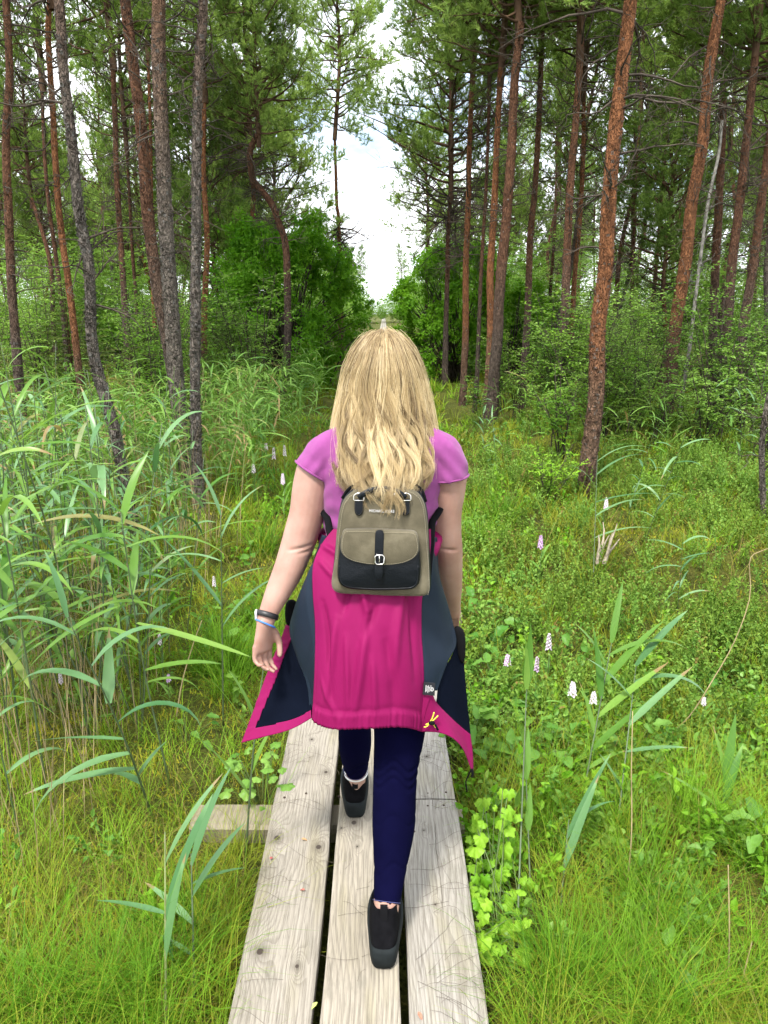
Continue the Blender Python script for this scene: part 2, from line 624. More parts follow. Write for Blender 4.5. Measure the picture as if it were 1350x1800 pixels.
walk = thing('boardwalk', 'weathered grey three-plank boardwalk leading straight through the bog', 'boardwalk', (-.065, 2.5, 0))
wood_far = wood('weathered plank', [(.04, .7, .011), (-.05, -.9, .009)], (.29, .27, .233), 3.)


def near_knots(pixels, cx, cy):
    r = []
    for px, py, rr in pixels:
        p = PG(px, py, BZ)
        r.append((p[0] - cx, p[1] - cy, rr))
    return r


def add_plank(x0, x1, xx0, xx1, y0, y1, seed, mat=None, knots=None, crack=None, base=None):
    me, (cx, cy) = plank_mesh('plank', x0, x1, xx0, xx1, y0, y1, seed)
    if knots is not None:
        mat = wood('weathered plank %d' % seed, near_knots(knots, cx, cy), base or (.29, .265, .222), float(seed), crack)
    o = obj('plank', me, mat or wood_far, walk)
    o.matrix_parent_inverse = Matrix.Identity(4)
    o.location = Vector((cx, cy, BZ)) - walk.location
    return o


add_plank(-.376, -.180, -.414, -.196, .4, 4.35, 11, knots=[(487, 1472, .014), (560, 1488, .012), (457, 1672, .013), (522, 1698, .007), (573, 1357, .009), (510, 1385, .005), (548, 1300, .006)])
add_plank(-.153, .046, -.172, .033, .55, 4.4, 12, knots=[(622, 1446, .012), (628, 1488, .004), (600, 1455, .004)], base=(.305, .275, .222))
add_plank(.064, .264, .060, .262, .3, 2.435, 13, knots=[(765, 1590, .004), (745, 1460, .004)], crack=[(.012, .0022)], base=(.30, .283, .25))
add_plank(.060, .258, .052, .25, 2.443, 6.4, 14, knots=[(750, 1330, .006)], base=(.31, .295, .265))
rp = random.Random(3)
y_next = [4.36, 4.41, 6.41]
ends = [(-.414, -.196), (-.172, .033), (.052, .25)]
for c in range(3):
    y = y_next[c]
    k = 0
    while y < 46:
        L = rp.choice((3.9, 4.2, 4.5))
        dx = rp.uniform(-.012, .012) + .0022 * y * .12
        a, b = (-.405, -.192, ) if c == 0 else ((-.170, .035) if c == 1 else (.056, .256))
        add_plank(a + dx, b + dx, a + dx * .6, b + dx * .6, y, y + L, 40 + c * 30 + k)
        y += L + .008
        k += 1
g = Geo()
for c, (a, b) in enumerate(((-.40, -.19), (-.165, .04), (.06, .26))):
    box(g, (a, 46 + 4.6, BZ - .05), (b, 300, BZ - .004 * (c + 1)))
far = obj('far_planks', g.mesh('far planks', False, (-.065, 2.5, 0)), wood_far, walk)
far['kind'] = 'stuff'
sleeper_mat = wood('sleeper wood', [], (.25, .22, .15), 8.)
for k, (y, xl, xr) in enumerate([(2.45, -.70, .29), (4.38, -.55, .47), (6.4, -.5, .45), (8.5, -.5, .45), (10.6, -.5, .45), (12.9, -.5, .4), (.75, -.5, .45)]):
    g = Geo()
    r = np.random.RandomState(k)
    xs = np.linspace(xl, xr, 9)
    h = BZ - BT - .003 - (.018 if k == 0 else 0)
    rows = []
    for (dy, z) in [(-.068, -.05), (-.07, h - .012), (-.058, h), (.058, h), (.07, h - .012), (.068, -.05)]:
        rows.append(np.stack([xs, np.full(9, y + dy) + r.normal(0, .002, 9), np.full(9, z) + (r.normal(0, .0015, 9) if z < h else -abs(r.normal(0, .001, 9)))], -1))
    V = np.stack(rows, 1).reshape(-1, 3)
    m = 6
    i = np.arange(8)[:, None] * m
    j = np.arange(m)[None, :]
    Q = np.stack([i + j, i + (j + 1) % m, i + m + (j + 1) % m, i + m + j], -1).reshape(-1, 4)
    g.add(V, Q)
    g.add(V[:m], None, [(0, q, q + 1) for q in range(1, m - 1)])
    g.add(V[-m:], None, [(0, q + 1, q) for q in range(1, m - 1)])
    c_ = Vector(((xl + xr) / 2, y, 0))
    o = obj('sleeper', g.mesh('sleeper', False, tuple(c_)), sleeper_mat, walk)
    # grain runs along the sleeper
    o.location = c_ - walk.location
nail_mat = simple('rusty nail', (.06, .04, .03), .6, metal=.6)
g = Geo()
tube(g, [(0, 0, -.004), (0, 0, .0012), (0, 0, .0016)], [.0045, .0045, .003], 8, cap=True)
nail_me = g.mesh('nail')
for px, py in [(752, 1395), (784, 1393), (752, 1417), (780, 1416), (728, 1462), (538, 1395), (500, 1402), (596, 1400), (632, 1402)]:
    p = PG(px, py, BZ)
    o = obj('nail', nail_me, nail_mat, walk)
    o.location = Vector(p) + Vector((0, 0, .001)) - walk.location

# ------------------------------------------------------------------ the walker
t = NT('skin')
sk = t.ramp(t.noise(14, t.coord(), 5), [(.3, (.30, .165, .128)), (.7, (.39, .242, .195))])
sk = t.mix(t.math('MULTIPLY', t.step(t.noise(60, t.coord(), 2), .70, .78), .35), sk, (.35, .16, .11))
skin_mat = t.done(t.pbr(sk, .5, t.bump(t.noise(300, t.coord(), 2), .06, .002), .35, Subsurface_Weight=.12, Subsurface_Radius=(.02, .008, .004), Subsurface_Scale=.5))


def cloth(name, col, rough=.75, var=.12, nscale=12, weave=900, spec=.25, sheen=.3, bstr=.15):
    t = NT(name)
    n = t.noise(nscale, t.coord(), 5)
    c = t.ramp(n, [(.3, tuple(x * (1 - var) for x in col)), (.7, tuple(min(1, x * (1 + var)) for x in col))])
    b = t.bump(t.noise(weave, t.coord(), 2), bstr, .002)
    return t.done(t.pbr(c, rough, b, spec, Sheen_Weight=sheen))


M['shirt'] = cloth('orchid pink jersey', (.22, .052, .185), .9, .10, 30, 700, .1, .15)
M['legging'] = cloth('navy leggings', (.0022, .0022, .016), .9, .15, 10, 900, .02, .0)
M['shoe'] = cloth('black knit shoe', (.005, .005, .006), .95, .3, 40, 500, .04, .0, .5)
M['sole'] = cloth('dark rubber sole', (.010, .013, .014), .75, .35, 25, 200, .12, 0, .3)
M['sock'] = cloth('white sock', (.62, .62, .60), .9)
M['pink'] = cloth('raspberry shell fabric', (.19, .0055, .066), .6, .06, 9, 800, .10, .0, .1)
M['slate'] = cloth('slate lining', (.012, .019, .032), .5, .12, 9, 800, .10, .0, .1)
M['navy'] = cloth('dark navy mesh lining', (.003, .0045, .010), .9, .2, 9, 800, .02, 0, .3)
M['blackcloth'] = cloth('black webbing', (.005, .005, .006), .85, .2, 20, 800, .08, 0, .3)

PB = Vector((-.02, 2.08, BZ))
person = thing('person', 'woman with long blonde hair in a pink t-shirt and navy leggings walking away', 'person', PB)


def ploc(me, name, mat, parent=None, off=PB):
    co = me_co(me) - np.array(off)
    set_co(me, co)
    o = obj(name, me, mat, parent or person)
    return o


def loft(g, secs, n=24, k=4, cap=True):
    """closed body of elliptical sections: rows (x, y, z, rx, ry) smoothed along their length"""
    S = smooth_path(secs, (len(secs) - 1) * k + 1)
    tube(g, S[:, :3], np.maximum(S[:, 3], .002), n, cap=cap, ry=np.maximum(S[:, 4], .002), ref=LREF)


def sec(px, py, Y, r, r2=None):
    p = P(px, py, Y)
    return (p[0], p[1], p[2], r, r2 if r2 else r)


LREF = np.array((0, 1, 0))      # section u axis = d x ref, mostly along x for upright limbs
torso = [(-.025, 2.10, .86, .165, .12), (-.025, 2.085, .95, .182, .135), (-.022, 2.095, 1.04, .172, .122), (-.016, 2.11, 1.12, .152, .105),
         (-.014, 2.115, 1.19, .143, .10), (-.012, 2.115, 1.28, .148, .103), (-.008, 2.115, 1.37, .157, .105), (-.005, 2.115, 1.44, .16, .10),
         (-.004, 2.12, 1.495, .15, .08), (-.002, 2.13, 1.535, .10, .065), (0, 2.14, 1.565, .062, .058), (0, 2.15, 1.62, .053, .056), (0, 2.155, 1.66, .05, .055)]
armL = [sec(572, 800, 2.12, .05), sec(556, 822, 2.12, .053), sec(546, 860, 2.11, .052), sec(540, 900, 2.10, .050), sec(529, 940, 2.085, .049), sec(519, 970, 2.07, .046),
        sec(508, 1000, 2.05, .043), sec(494, 1030, 2.03, .038), sec(482, 1055, 2.01, .0325), sec(470, 1082, 1.99, .0265, .024), sec(465, 1097, 1.98, .0265, .022)]
armR = [sec(778, 800, 2.12, .05), sec(789, 822, 2.12, .052), sec(788, 860, 2.125, .049), sec(783, 900, 2.135, .047), sec(785, 940, 2.15, .044), sec(788, 965, 2.165, .0425),
        sec(791, 1000, 2.20, .038), sec(794, 1030, 2.24, .033), sec(795, 1050, 2.27, .028), sec(796, 1066, 2.30, .0255, .023), sec(796, 1080, 2.32, .026, .022)]
legL = [(-.105, 2.10, .90, .092, .10), (-.105, 2.16, .78, .083, .088), (-.103, 2.235, .66, .070, .075), (-.100, 2.285, .57, .056, .060),
        (-.098, 2.30, .50, .054, .058), (-.098, 2.315, .42, .055, .060), (-.098, 2.345, .33, .045, .048), (-.098, 2.368, .26, .034, .037), (-.098, 2.376, .215, .031, .036), (-.098, 2.38, .17, .03, .036)]
legR = [(.055, 2.08, .90, .094, .105), (.052, 2.04, .78, .086, .09), (.044, 1.99, .66, .073, .075), (.034, 1.955, .57, .064, .062),
        (.030, 1.93, .50, .061, .060), (.028, 1.90, .42, .060, .062), (.020, 1.86, .33, .048, .050), (.008, 1.795, .255, .037, .040), (.002, 1.760, .21, .033, .037), (.0, 1.742, .17, .031, .037)]
g = Geo()
loft(g, torso, 28)
for L in (armL, armR):
    loft(g, L, 20)
for L in (legL, legR):
    loft(g, [(a, b, c, d - (.006 if c > .27 else 0), e - (.006 if c > .27 else 0)) for a, b, c, d, e in L], 20)
# feet inside the shoes
loft(g, [(-.098, 2.36, .16, .03, .03), (-.098, 2.45, .155, .036, .028), (-.098, 2.53, .145, .036, .018)], 12)
loft(g, [(.002, 1.74, .16, .03, .03), (.004, 1.83, .155, .036, .028), (.004, 1.90, .145, .036, .018)], 12)
# head with face
HC = np.array((0.0, 2.165, 1.675))
ellipsoid(g, HC + (0, 0, .012), (.073, .092, .085), 24, 16)
ellipsoid(g, HC + (0, .025, -.05), (.056, .064, .068), 20, 12)
ellipsoid(g, HC + (0, .092, -.022), (.011, .016, .018), 10, 8)        # nose
ellipsoid(g, HC + (0, .086, -.06), (.022, .008, .008), 10, 8)         # mouth
ellipsoid(g, HC + (0, .074, -.09), (.022, .014, .014), 10, 8)         # chin
for s in (-1, 1):
    ellipsoid(g, HC + (s * .075, .0, -.015), (.010, .018, .030), 10, 8)   # ears
    ellipsoid(g, HC + (s * .031, .078, .004), (.013, .010, .009), 10, 8)  # eyes


def hand(g, wrist, back, down, side, curl=1.0, s=1.0):
    """back: out of the back of the hand; down: along the fingers; side: toward the thumb"""
    wv = np.array(wrist)
    B, D, S_ = (nrm(np.array(v, float)) for v in (back, down, side))
    def L(b, d, si):
        return wv + (B * b + D * d + S_ * si) * s
    # palm as a flat loft
    pts = [L(0, -.015, 0), L(0, .02, .002), L(-.001, .05, .004), L(-.004, .082, .002)]
    V, n = [], 16
    for p_, (a_, b_) in zip(pts, [(.024, .021), (.031, .019), (.038, .0165), (.038, .013)]):
        th = np.arange(n) * 2 * math.pi / n
        V.append(p_ + S_ * (np.cos(th) * a_ * s)[:, None] + B * (np.sin(th) * b_ * s)[:, None])
    V = np.array(V).reshape(-1, 3)
    V = np.vstack([V, pts[0], pts[-1]])
    i = np.arange(3)[:, None] * n
    j = np.arange(n)[None, :]
    k = (j + 1) % n
    q = np.stack([i + j, i + k, i + n + k, i + n + j], -1).reshape(-1, 4)
    jj = np.arange(n)
    kk = (jj + 1) % n
    tr = np.vstack([np.stack([np.full(n, 4 * n), kk, jj], 1), np.stack([np.full(n, 4 * n + 1), 3 * n + jj, 3 * n + kk], 1)])
    g.add(V, q, tr)
    for si, ln, cu, r in [(.033, .072, .70, .0086), (.0115, .080, .86, .0090), (-.0105, .074, 1.02, .0086), (-.031, .058, 1.2, .0078)]:
        a = .22 * curl * cu
        p_ = np.array((0, .080, si))
        pts_, rr = [L(*p_ - (0, .018, 0))], [r * s]
        for f, seg in enumerate((.44, .31, .25)):
            for h in range(2):
                p_ = p_ + np.array((-math.sin(a), math.cos(a), 0)) * ln * seg / 2
                pts_.append(L(*p_))
                rr.append(r * s * (1 - .06 * (2 * f + h)))
            a += (.62, .70, .2)[f] * curl * cu
        tube(g, pts_, rr, 10, cap=True)
        ellipsoid(g, pts_[-1], (rr[-1],) * 3, 10, 8)
    th_ = [(-.004, .012, .02), (-.012, .035, .040), (-.022, .060, .048), (-.032, .082, .044), (-.036, .092, .041)]
    tube(g, [L(*q_) for q_ in th_], [.0135 * s, .0125 * s, .0105 * s, .0095 * s, .0085 * s], 10, cap=True)
    ellipsoid(g, L(*th_[-1]), (.0085 * s,) * 3, 10, 8)


wl, wr_ = P(465, 1097, 1.98), P(796, 1080, 2.32)
hand(g, wl, (-.80, .58, .12), (-.14, -.05, -1), (.58, .80, -.12), 1.1, .95)
hand(g, wr_, (.55, -.80, .1), (-.05, .25, -1), (-.75, .6, 0), 1.2, .92)
body_me = g.mesh('body')
body_me = modmesh(body_me, [('REMESH', dict(mode='VOXEL', voxel_size=.0044)), ('SMOOTH', dict(factor=.5, iterations=3))], 'body')
# creases behind the elbows and a few knuckle dents
co = me_co(body_me)
no = me_no(body_me)
for c_, ax, ln, dep in [(P(528, 966, 2.02), (1, 0, .15), .03, .007), (P(535, 974, 2.02), (1, 0, .1), .02, .005), (P(786, 966, 2.12), (1, 0, -.1), .022, .006)]:
    ax = nrm(np.array(ax, float))
    d = co - c_
    al = d @ ax
    off = d - al[:, None] * ax
    r2 = (off[:, 2] / .0045) ** 2 + (al / ln) ** 2 + (off[:, 1] / .05) ** 2
    co -= no * (dep * np.exp(-r2))[:, None]
set_co(body_me, co)
ploc(body_me, 'body', skin_mat)

# t-shirt
g = Geo()
ts = [(a, b, c, d * 1.05 + .006, e * 1.06 + .006) for a, b, c, d, e in torso[3:10]]
ts[-1] = (-.002, 2.13, 1.53, .105, .075)
loft(g, ts, 28)
SL = []
for arm, sgn in ((armL, -1), (armR, 1)):
    A = np.array(arm)
    a0 = A[0].copy()
    e0, e1 = (P(562, 812, 2.12), P(549, 832, 2.115)) if sgn < 0 else (P(785, 815, 2.12), P(788, 841, 2.12))
    pts = [(a0[0] - sgn * .05, 2.12, 1.475, .053, .062), (a0[0], 2.12, a0[2] + .006, .054, .062), tuple(e0) + (.057, .0625), tuple(e0 * .5 + e1 * .5) + (.0585, .064), tuple(e1) + (.0592, .0645)]
    SL.append((e0, e1))
    loft(g, pts, 24)
shirt = g.mesh('t_shirt')
shirt = modmesh(shirt, [('REMESH', dict(mode='VOXEL', voxel_size=.0045)), ('SMOOTH', dict(factor=.5, iterations=7))], 't_shirt')
co, no = me_co(shirt), me_no(shirt)
w1 = vnoise(co * (1, .6, .45), 3, 42, 3) * .0032
sl = np.clip((np.abs(co[:, 0] + .004) - .12) / .06, 0, 1)
w2 = np.sin((co[:, 0] * np.sign(co[:, 0]) * 1.0 + co[:, 2] * .85) * 150 + vnoise(co, 8, 20, 2) * 2) * .0018 * sl
lowz = np.clip((1.36 - co[:, 2]) / .1, 0, 1)
w3 = np.sin(co[:, 2] * 130 + vnoise(co, 5, 16, 2) * 2.5) * .0032 * lowz
co += no * (w1 + w2 + w3)[:, None]
set_co(shirt, co)
shirt_o = ploc(shirt, 't_shirt', M['shirt'])
# rolled sleeve hems
for e0, e1 in SL:
    c_ = e1
    d = nrm(e1 - e0)
    u = nrm(np.cross(d, (0, 1, 0)))
    v = np.cross(d, u)
    th = np.linspace(0, 2 * math.pi, 41)
    g = Geo()
    pts = c_ + u * (np.cos(th) * .0575)[:, None] + v * (np.sin(th) * .0625)[:, None] - d * .004
    tube(g, pts, .0032, 6)
    h = g.mesh('sleeve_hem')
    o = ploc(h, 'sleeve_hem', M['shirt'], shirt_o)

# leggings (both legs and hips, one garment)
g = Geo()
loft(g, [(a, b, c, d + .003, e + .003) for a, b, c, d, e in torso[:5]], 28)
for L_, zc in ((legL, .285), (legR, .240)):
    A = np.array(L_)
    A[:, 3:] += .0015
    S = smooth_path(A, 80)
    S = S[S[:, 2] > zc]
    g2 = S
    tube(g, g2[:, :3], g2[:, 3], 22, cap=True, ry=g2[:, 4], ref=LREF)
leg = g.mesh('leggings')
leg = modmesh(leg, [('REMESH', dict(mode='VOXEL', voxel_size=.006)), ('SMOOTH', dict(factor=.5, iterations=4))], 'leggings')
co, no = me_co(leg), me_no(leg)
for zk, yc, amp, xs in [(.60, 1.95, .0055, 1), (.575, 1.95, .005, 1), (.553, 1.95, .0045, 1), (.46, 1.95, .002, 1), (.34, 2.35, .004, -1), (.315, 2.35, .004, -1), (.335, 1.85, .003, 1)]:
    m = np.exp(-((co[:, 2] - zk - .02 * np.sin(co[:, 0] * 60)) / .006) ** 2) * (np.sign(co[:, 0] + .03) == xs)
    co -= no * (m * amp)[:, None]
co += no * (vnoise(co * (1, 1, .5), 9, 35, 2) * .0012)[:, None]
set_co(leg, co)
leg_o = ploc(leg, 'leggings', M['legging'])
stitch = simple('navy stitching', (.05, .055, .16), .8)
for L_, zc in ((legR, .253), (legL, .30)):
    A = np.array(L_)
    S = smooth_path(A, 200)
    k_ = np.argmin(np.abs(S[:, 2] - zc))
    s_ = S[k_]
    d, u, v = frames(S[:, :3], LREF)
    th = np.linspace(0, 2 * math.pi, 49)
    g = Geo()
    tube(g, s_[:3] + u[k_] * (np.cos(th) * (s_[3] + .0022))[:, None] + v[k_] * (np.sin(th) * (s_[4] + .0022))[:, None], .0010, 5)
    h = g.mesh('hem_stitch')
    ploc(h, 'hem_stitch', stitch, leg_o)

# shoes: heel toward the camera, toes ahead
def shoe(cx, cy, ang, pitch, zlift, lean=1.0):
    """cx, cy: heel bottom; builds upper (> pull_tab, collar) and sole"""
    R = Matrix.Rotation(ang, 4, 'Z') @ Matrix.Rotation(pitch, 4, 'X')
    def tf(V):
        V = np.asarray(V)
        Rm = np.array(R.to_3x3())
        return V @ Rm.T + np.array((cx, cy, BZ + zlift))
    # sole: outline extruded
    n = 40
    th = np.linspace(0, 2 * math.pi, n, endpoint=False)
    oy = .128 - .132 * np.cos(th)
    f = oy / .26
    wid = .0465 + .003 * np.clip(f, 0, 1) - .004 * np.sin(f * math.pi * 2)
    ox = np.sign(np.sin(th)) * np.abs(np.sin(th)) ** .5 * wid
    g = Geo()
    prof = [(0.84, .0), (.97, .004), (1.02, .013), (1.04, .026), (1.03, .042), (.98, .050), (.90, .052)]
    V = np.stack([np.stack([ox * s, .128 + (oy - .128) * (s * .5 + .5), np.full(n, z) + .012 * np.clip((f - .72) / .28, 0, 1) ** 2 + (.008 * np.exp(-((f) / .1) ** 2) if z > .01 else 0)], -1) for s, z in prof])
    V = V.reshape(-1, 3)
    V = np.vstack([V, (0, .128, .0), (0, .128, .05)])
    m = len(prof)
    i = np.arange(m - 1)[:, None] * n
    j = np.arange(n)[None, :]
    k = (j + 1) % n
    q = np.stack([i + j, i + k, i + n + k, i + n + j], -1).reshape(-1, 4)
    jj = np.arange(n)
    kk = (jj + 1) % n
    tr = np.vstack([np.stack([np.full(n, m * n), kk, jj], 1), np.stack([np.full(n, m * n + 1), (m - 1) * n + jj, (m - 1) * n + kk], 1)])
    g.add(tf(V), q, tr)
    sole = g.mesh('sole')
    # upper
    g = Geo()
    rows = []
    zs = [.028, .05, .07, .088, .104]
    for z, yb, yf, wd in [(.028, .008, .248, .96), (.045, .006, .247, .98), (.062, .000, .205, 1.0), (.080, .008 + .010 * lean, .17, .98), (.105, .010 + .022 * lean, .13 + .022 * lean, .95), (.128, .008 + .038 * lean, .105 + .038 * lean, .90), (.138, .006 + .044 * lean, .098 + .046 * lean, .88), (.144, .004 + .047 * lean, .097 + .05 * lean, .88)]:
        yy = (yb + yf) / 2 - (yf - yb) / 2 * np.cos(th)
        ff = yy / .26
        ww = (.0445 + .002 * np.clip(ff, 0, 1) - .003 * np.sin(ff * math.pi * 2)) * wd
        xx = np.sign(np.sin(th)) * np.abs(np.sin(th)) ** .54 * ww
        zz = np.full(n, z) + (.006 * np.cos(th) if z > .09 else 0) 
        rows.append(np.stack([xx, yy, zz], -1))
    V = np.array(rows).reshape(-1, 3)
    m = len(rows)
    i = np.arange(m - 1)[:, None] * n
    q = np.stack([i + j, i + k, i + n + k, i + n + j], -1).reshape(-1, 4)
    V = np.vstack([V, (0, .05 + .04 * lean, .10)])
    tr = np.stack([np.full(n, m * n), (m - 1) * n + jj, (m - 1) * n + kk], 1)
    g.add(tf(V), q, tr)
    up = g.mesh('upper')
    up = modmesh(up, [('SUBSURF', dict(levels=1, render_levels=1))], 'upper')
    so = thing('shoe', None, None, (0, 0, 0))
    so.parent = person
    ploc(up, 'upper', M['shoe'], so)
    ploc(sole, 'sole', M['sole'], so)
    g = Geo()
    yt = .004 + .040 * lean
    V = tf([(-.010, yt - .006, .118), (.010, yt - .006, .118), (.010, yt + .003, .158), (-.010, yt + .003, .158), (-.010, yt + .002, .118), (.010, yt + .002, .118), (.010, yt + .009, .160), (-.010, yt + .009, .160)])
    g.add(V, [(0, 1, 2, 3), (4, 7, 6, 5), (0, 3, 7, 4), (1, 5, 6, 2), (3, 2, 6, 7), (0, 4, 5, 1)])
    ploc(g.mesh('pull_tab', False), 'pull_tab', M['blackcloth'], so)
    return so


def empty_parts_fix(so, name):
    so.name = name


shoe(-.002, 1.692, rad(-2), rad(-1), .002)
shoe(-.100, 2.33, rad(3), rad(2), .002, .1)
g = Geo()
th = np.linspace(0, 2 * math.pi, 33)
tube(g, np.stack([-.098 + np.cos(th) * .037, 2.368 + np.sin(th) * .041, np.full(33, .276) + .004 * np.sin(th)], -1), .0045, 8)
ploc(g.mesh('sock'), 'sock', M['sock'])

# wrist: fitness band and blue bracelet
def ring_band(c, axis, r1, r2, half, thick, n=40):
    axis = nrm(np.array(axis, float))
    u = nrm(np.cross(axis, (0, 1, 0)))
    v = np.cross(axis, u)
    th = np.arange(n) * 2 * math.pi / n
    V = []
    for (dr, da) in [(0, -half), (thick, -half * .85), (thick, half * .85), (0, half)]:
        V.append(np.array(c) + u * ((r1 + dr) * np.cos(th))[:, None] + v * ((r2 + dr) * np.sin(th))[:, None] + axis * da)
    V = np.array(V).transpose(1, 0, 2).reshape(-1, 3)
    i = np.arange(n)[:, None] * 4
    i2 = ((np.arange(n) + 1) % n)[:, None] * 4
    j = np.arange(4)[None, :]
    k = (j + 1) % 4
    Q = np.stack([i + j, i + k, i2 + k, i2 + j], -1).reshape(-1, 4)
    g = Geo()
    g.add(V, Q)
    return g


ax = P(470, 1082, 1.99) - P(482, 1055, 2.01)
c_ = P(470, 1081, 1.99)
band = simple('black rubber band', (.012, .012, .014), .45)
wb = ploc(ring_band(c_, ax + np.array((.006, 0, 0)), .0285, .0275, .0078, .0032).mesh('wristband'), 'wristband', band)
wb['label'] = 'black fitness wristband'
g = Geo()
cc = c_ + np.array((-.029, -.006, .004))
box(g, tuple(cc - (.004, .010, .013)), tuple(cc + (.003, .010, .013)))
disp = modmesh(g.mesh('tracker_case'), [('BEVEL', dict(width=.003, segments=3))], 'tracker_case')
ploc(disp, 'tracker_case', simple('pale tracker case', (.55, .55, .60), .35), wb)
c2 = P(466.5, 1096, 1.98)
bl = ploc(ring_band(c2, ax, .0285, .0262, .0024, .0022).mesh('bracelet'), 'bracelet', simple('blue bracelet', (.04, .16, .48), .5))
bl['label'] = 'thin blue bracelet'

# ---- hair: a scalp-and-fall shell of hair with separate strands over it
HZ = np.array([1.30, 1.335, 1.394, 1.430, 1.456, 1.534, 1.611, 1.686, 1.731, 1.760, 1.778, 1.785])
HW = np.array([.072, .100, .132, .139, .139, .129, .114, .099, .083, .062, .040, .012])
HB = np.array([.300, .297, .288, .262, .225, .165, .138, .120, .098, .068, .035, .004])
HCY = 2.165


def shell(z, th, r=1.0):
    wv = np.interp(z, HZ, HW)
    bv = np.interp(z, HZ, HB)
    frontd = np.where(z > 1.60, bv * .75, .03)
    c = np.cos(th)
    x = wv * np.sin(th) * r
    y = np.where(c > 0, HCY - bv * c * r, HCY - frontd * c * r)
    return np.stack([x, y, z + np.zeros_like(x)], -1)


g = Geo()
zz = np.linspace(1.36, 1.783, 34)
tt = np.linspace(-2.05, 2.05, 50)
TT, ZZ = np.meshgrid(tt, zz)
V = shell(ZZ.ravel(), TT.ravel(), .93)
V[:, 2] -= .004
i = np.arange(33)[:, None] * 50
j = np.arange(49)[None, :]
g.add(V, np.stack([i + j, i + j + 1, i + 50 + j + 1, i + 50 + j], -1).reshape(-1, 4))
hb = simple('blonde under hair', (.17, .125, .07), .7, 40, .3, .2)
hair_o = ploc(g.mesh('hair'), 'hair', hb)
hr = np.random.RandomState(21)
NP_ = 26
strands, radii, tints = [], [], []


def lock(th0, z0, z1, r, amp, ns, spread, drift, curl_f, phase, rad0=.00042, tint=None):
    s = np.linspace(0, 1, NP_)
    z = z0 + (z1 - z0) * s ** 1.05
    th = th0 * (.5 + .5 * np.clip((1.785 - z) / .13, 0, 1) ** .6) + drift * s ** 2
    base = shell(z, th, r)
    wav = amp * np.clip((s - .12) / .65, 0, 1) ** 1.2
    lat = np.stack([np.cos(th0) * np.ones(NP_), np.sin(th0) * np.ones(NP_) * .4, np.zeros(NP_)], -1)
    base = base + lat * (wav * np.sin(curl_f * s * 6.28 + phase))[:, None]
    base[:, 1] -= np.abs(wav) * .35 * np.cos(curl_f * s * 6.28 * .8 + phase * 1.3)
    t0 = np.clip(hr.normal(.5, .38), 0, 1) if tint is None else tint
    for k in range(ns):
        o = hr.normal(0, 1, 3) * spread
        sp = (1.0 - .72 * s ** 1.3)[:, None]
        f = base + o * sp + (hr.normal(0, 1, 3) * .0035) * (s ** 2)[:, None]
        # individual wave
        f = f + lat * (.0022 * s * np.sin(s * hr.uniform(6, 16) + hr.uniform(0, 6.28)))[:, None]
        cut = hr.uniform(.86, 1.02)
        ff = np.stack([np.interp(s * cut, s, f[:, q]) for q in range(3)], -1)
        strands.append(ff)
        radii.append(rad0 * hr.uniform(.8, 1.3) * (1.0 - .6 * s ** 3))
        tints.append(np.clip(t0 + hr.normal(0, .12), 0, 1))


for L_ in range(250):
    th0 = hr.uniform(-1.95, 1.95)
    back = math.cos(min(abs(th0), 1.57))
    z0 = 1.785 - abs(hr.normal(0, .05))
    z0 = max(z0, 1.66)
    z1 = 1.415 - .045 * back - hr.uniform(-.035, .035)
    lock(th0, z0, z1, hr.uniform(.90, 1.03), hr.uniform(.014, .046), 50, hr.uniform(.0026, .0055), hr.normal(0, .26), hr.uniform(1.2, 2.2), hr.uniform(0, 6.28))
# lower loose locks lying over the bag top
for px, py, thx in [(612, 862, -.55), (625, 872, -.45), (640, 862, -.35), (655, 876, -.2), (668, 878, -.1), (682, 870, .02), (695, 872, .12), (650, 868, -.25), (676, 860, .0), (605, 850, -.7), (715, 858, .35), (740, 848, .55), (590, 838, -.9), (752, 838, .8)]:
    zt = P(px, py, 1.88)[2]
    tx = P(px, py, 1.88)[0]
    thx = math.asin(max(-.95, min(.95, tx / np.interp(zt, HZ, HW) * .9)))
    lock(thx * .8 + hr.normal(0, .05), 1.74, zt, 1.02, .020, 40, .0045, thx * .25, 1.4, hr.uniform(0, 6.28), tint=hr.uniform(.5, 1))
# fly-away hair
for L_ in range(300):
    th0 = hr.choice((-1, 1)) * hr.uniform(1.1, 1.8)
    lock(th0, hr.uniform(1.60, 1.77), hr.uniform(1.36, 1.5), hr.uniform(1.0, 1.16), hr.uniform(.008, .022), 1, .004, hr.normal(0, .2), hr.uniform(.6, 1.6), hr.uniform(0, 6.28), .0003, .9)
for L_ in range(90):
    th0 = hr.uniform(-1.9, 1.9)
    lock(th0, 1.785, hr.uniform(1.66, 1.74), hr.uniform(1.02, 1.07), .006, 1, .003, 0, 1.0, hr.uniform(0, 6.28), .00028, .9)
S = np.array(strands)
hc = bpy.data.hair_curves.new('strands')
hc.add_curves([NP_] * len(S))
hc.position_data.foreach_set('vector', (S - np.array(PB)).astype(np.float32).ravel())
ra = hc.attributes.get('radius') or hc.attributes.new('radius', 'FLOAT', 'POINT')
ra.data.foreach_set('value', np.array(radii, np.float32).ravel())
ta = hc.attributes.new('tint', 'FLOAT', 'CURVE')
ta.data.foreach_set('value', np.array(tints, np.float32))
t = NT('blonde strand')
tn = t.n('Attribute', {'attribute_name': 'tint'}).outputs['Fac']
ic = t.n('HairInfo').outputs['Intercept']
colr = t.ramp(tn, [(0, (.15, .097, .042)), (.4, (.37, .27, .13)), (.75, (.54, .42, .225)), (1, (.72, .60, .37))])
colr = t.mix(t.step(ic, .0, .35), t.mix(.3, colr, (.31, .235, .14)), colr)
p = t.pbr(colr, .38, None, .55)
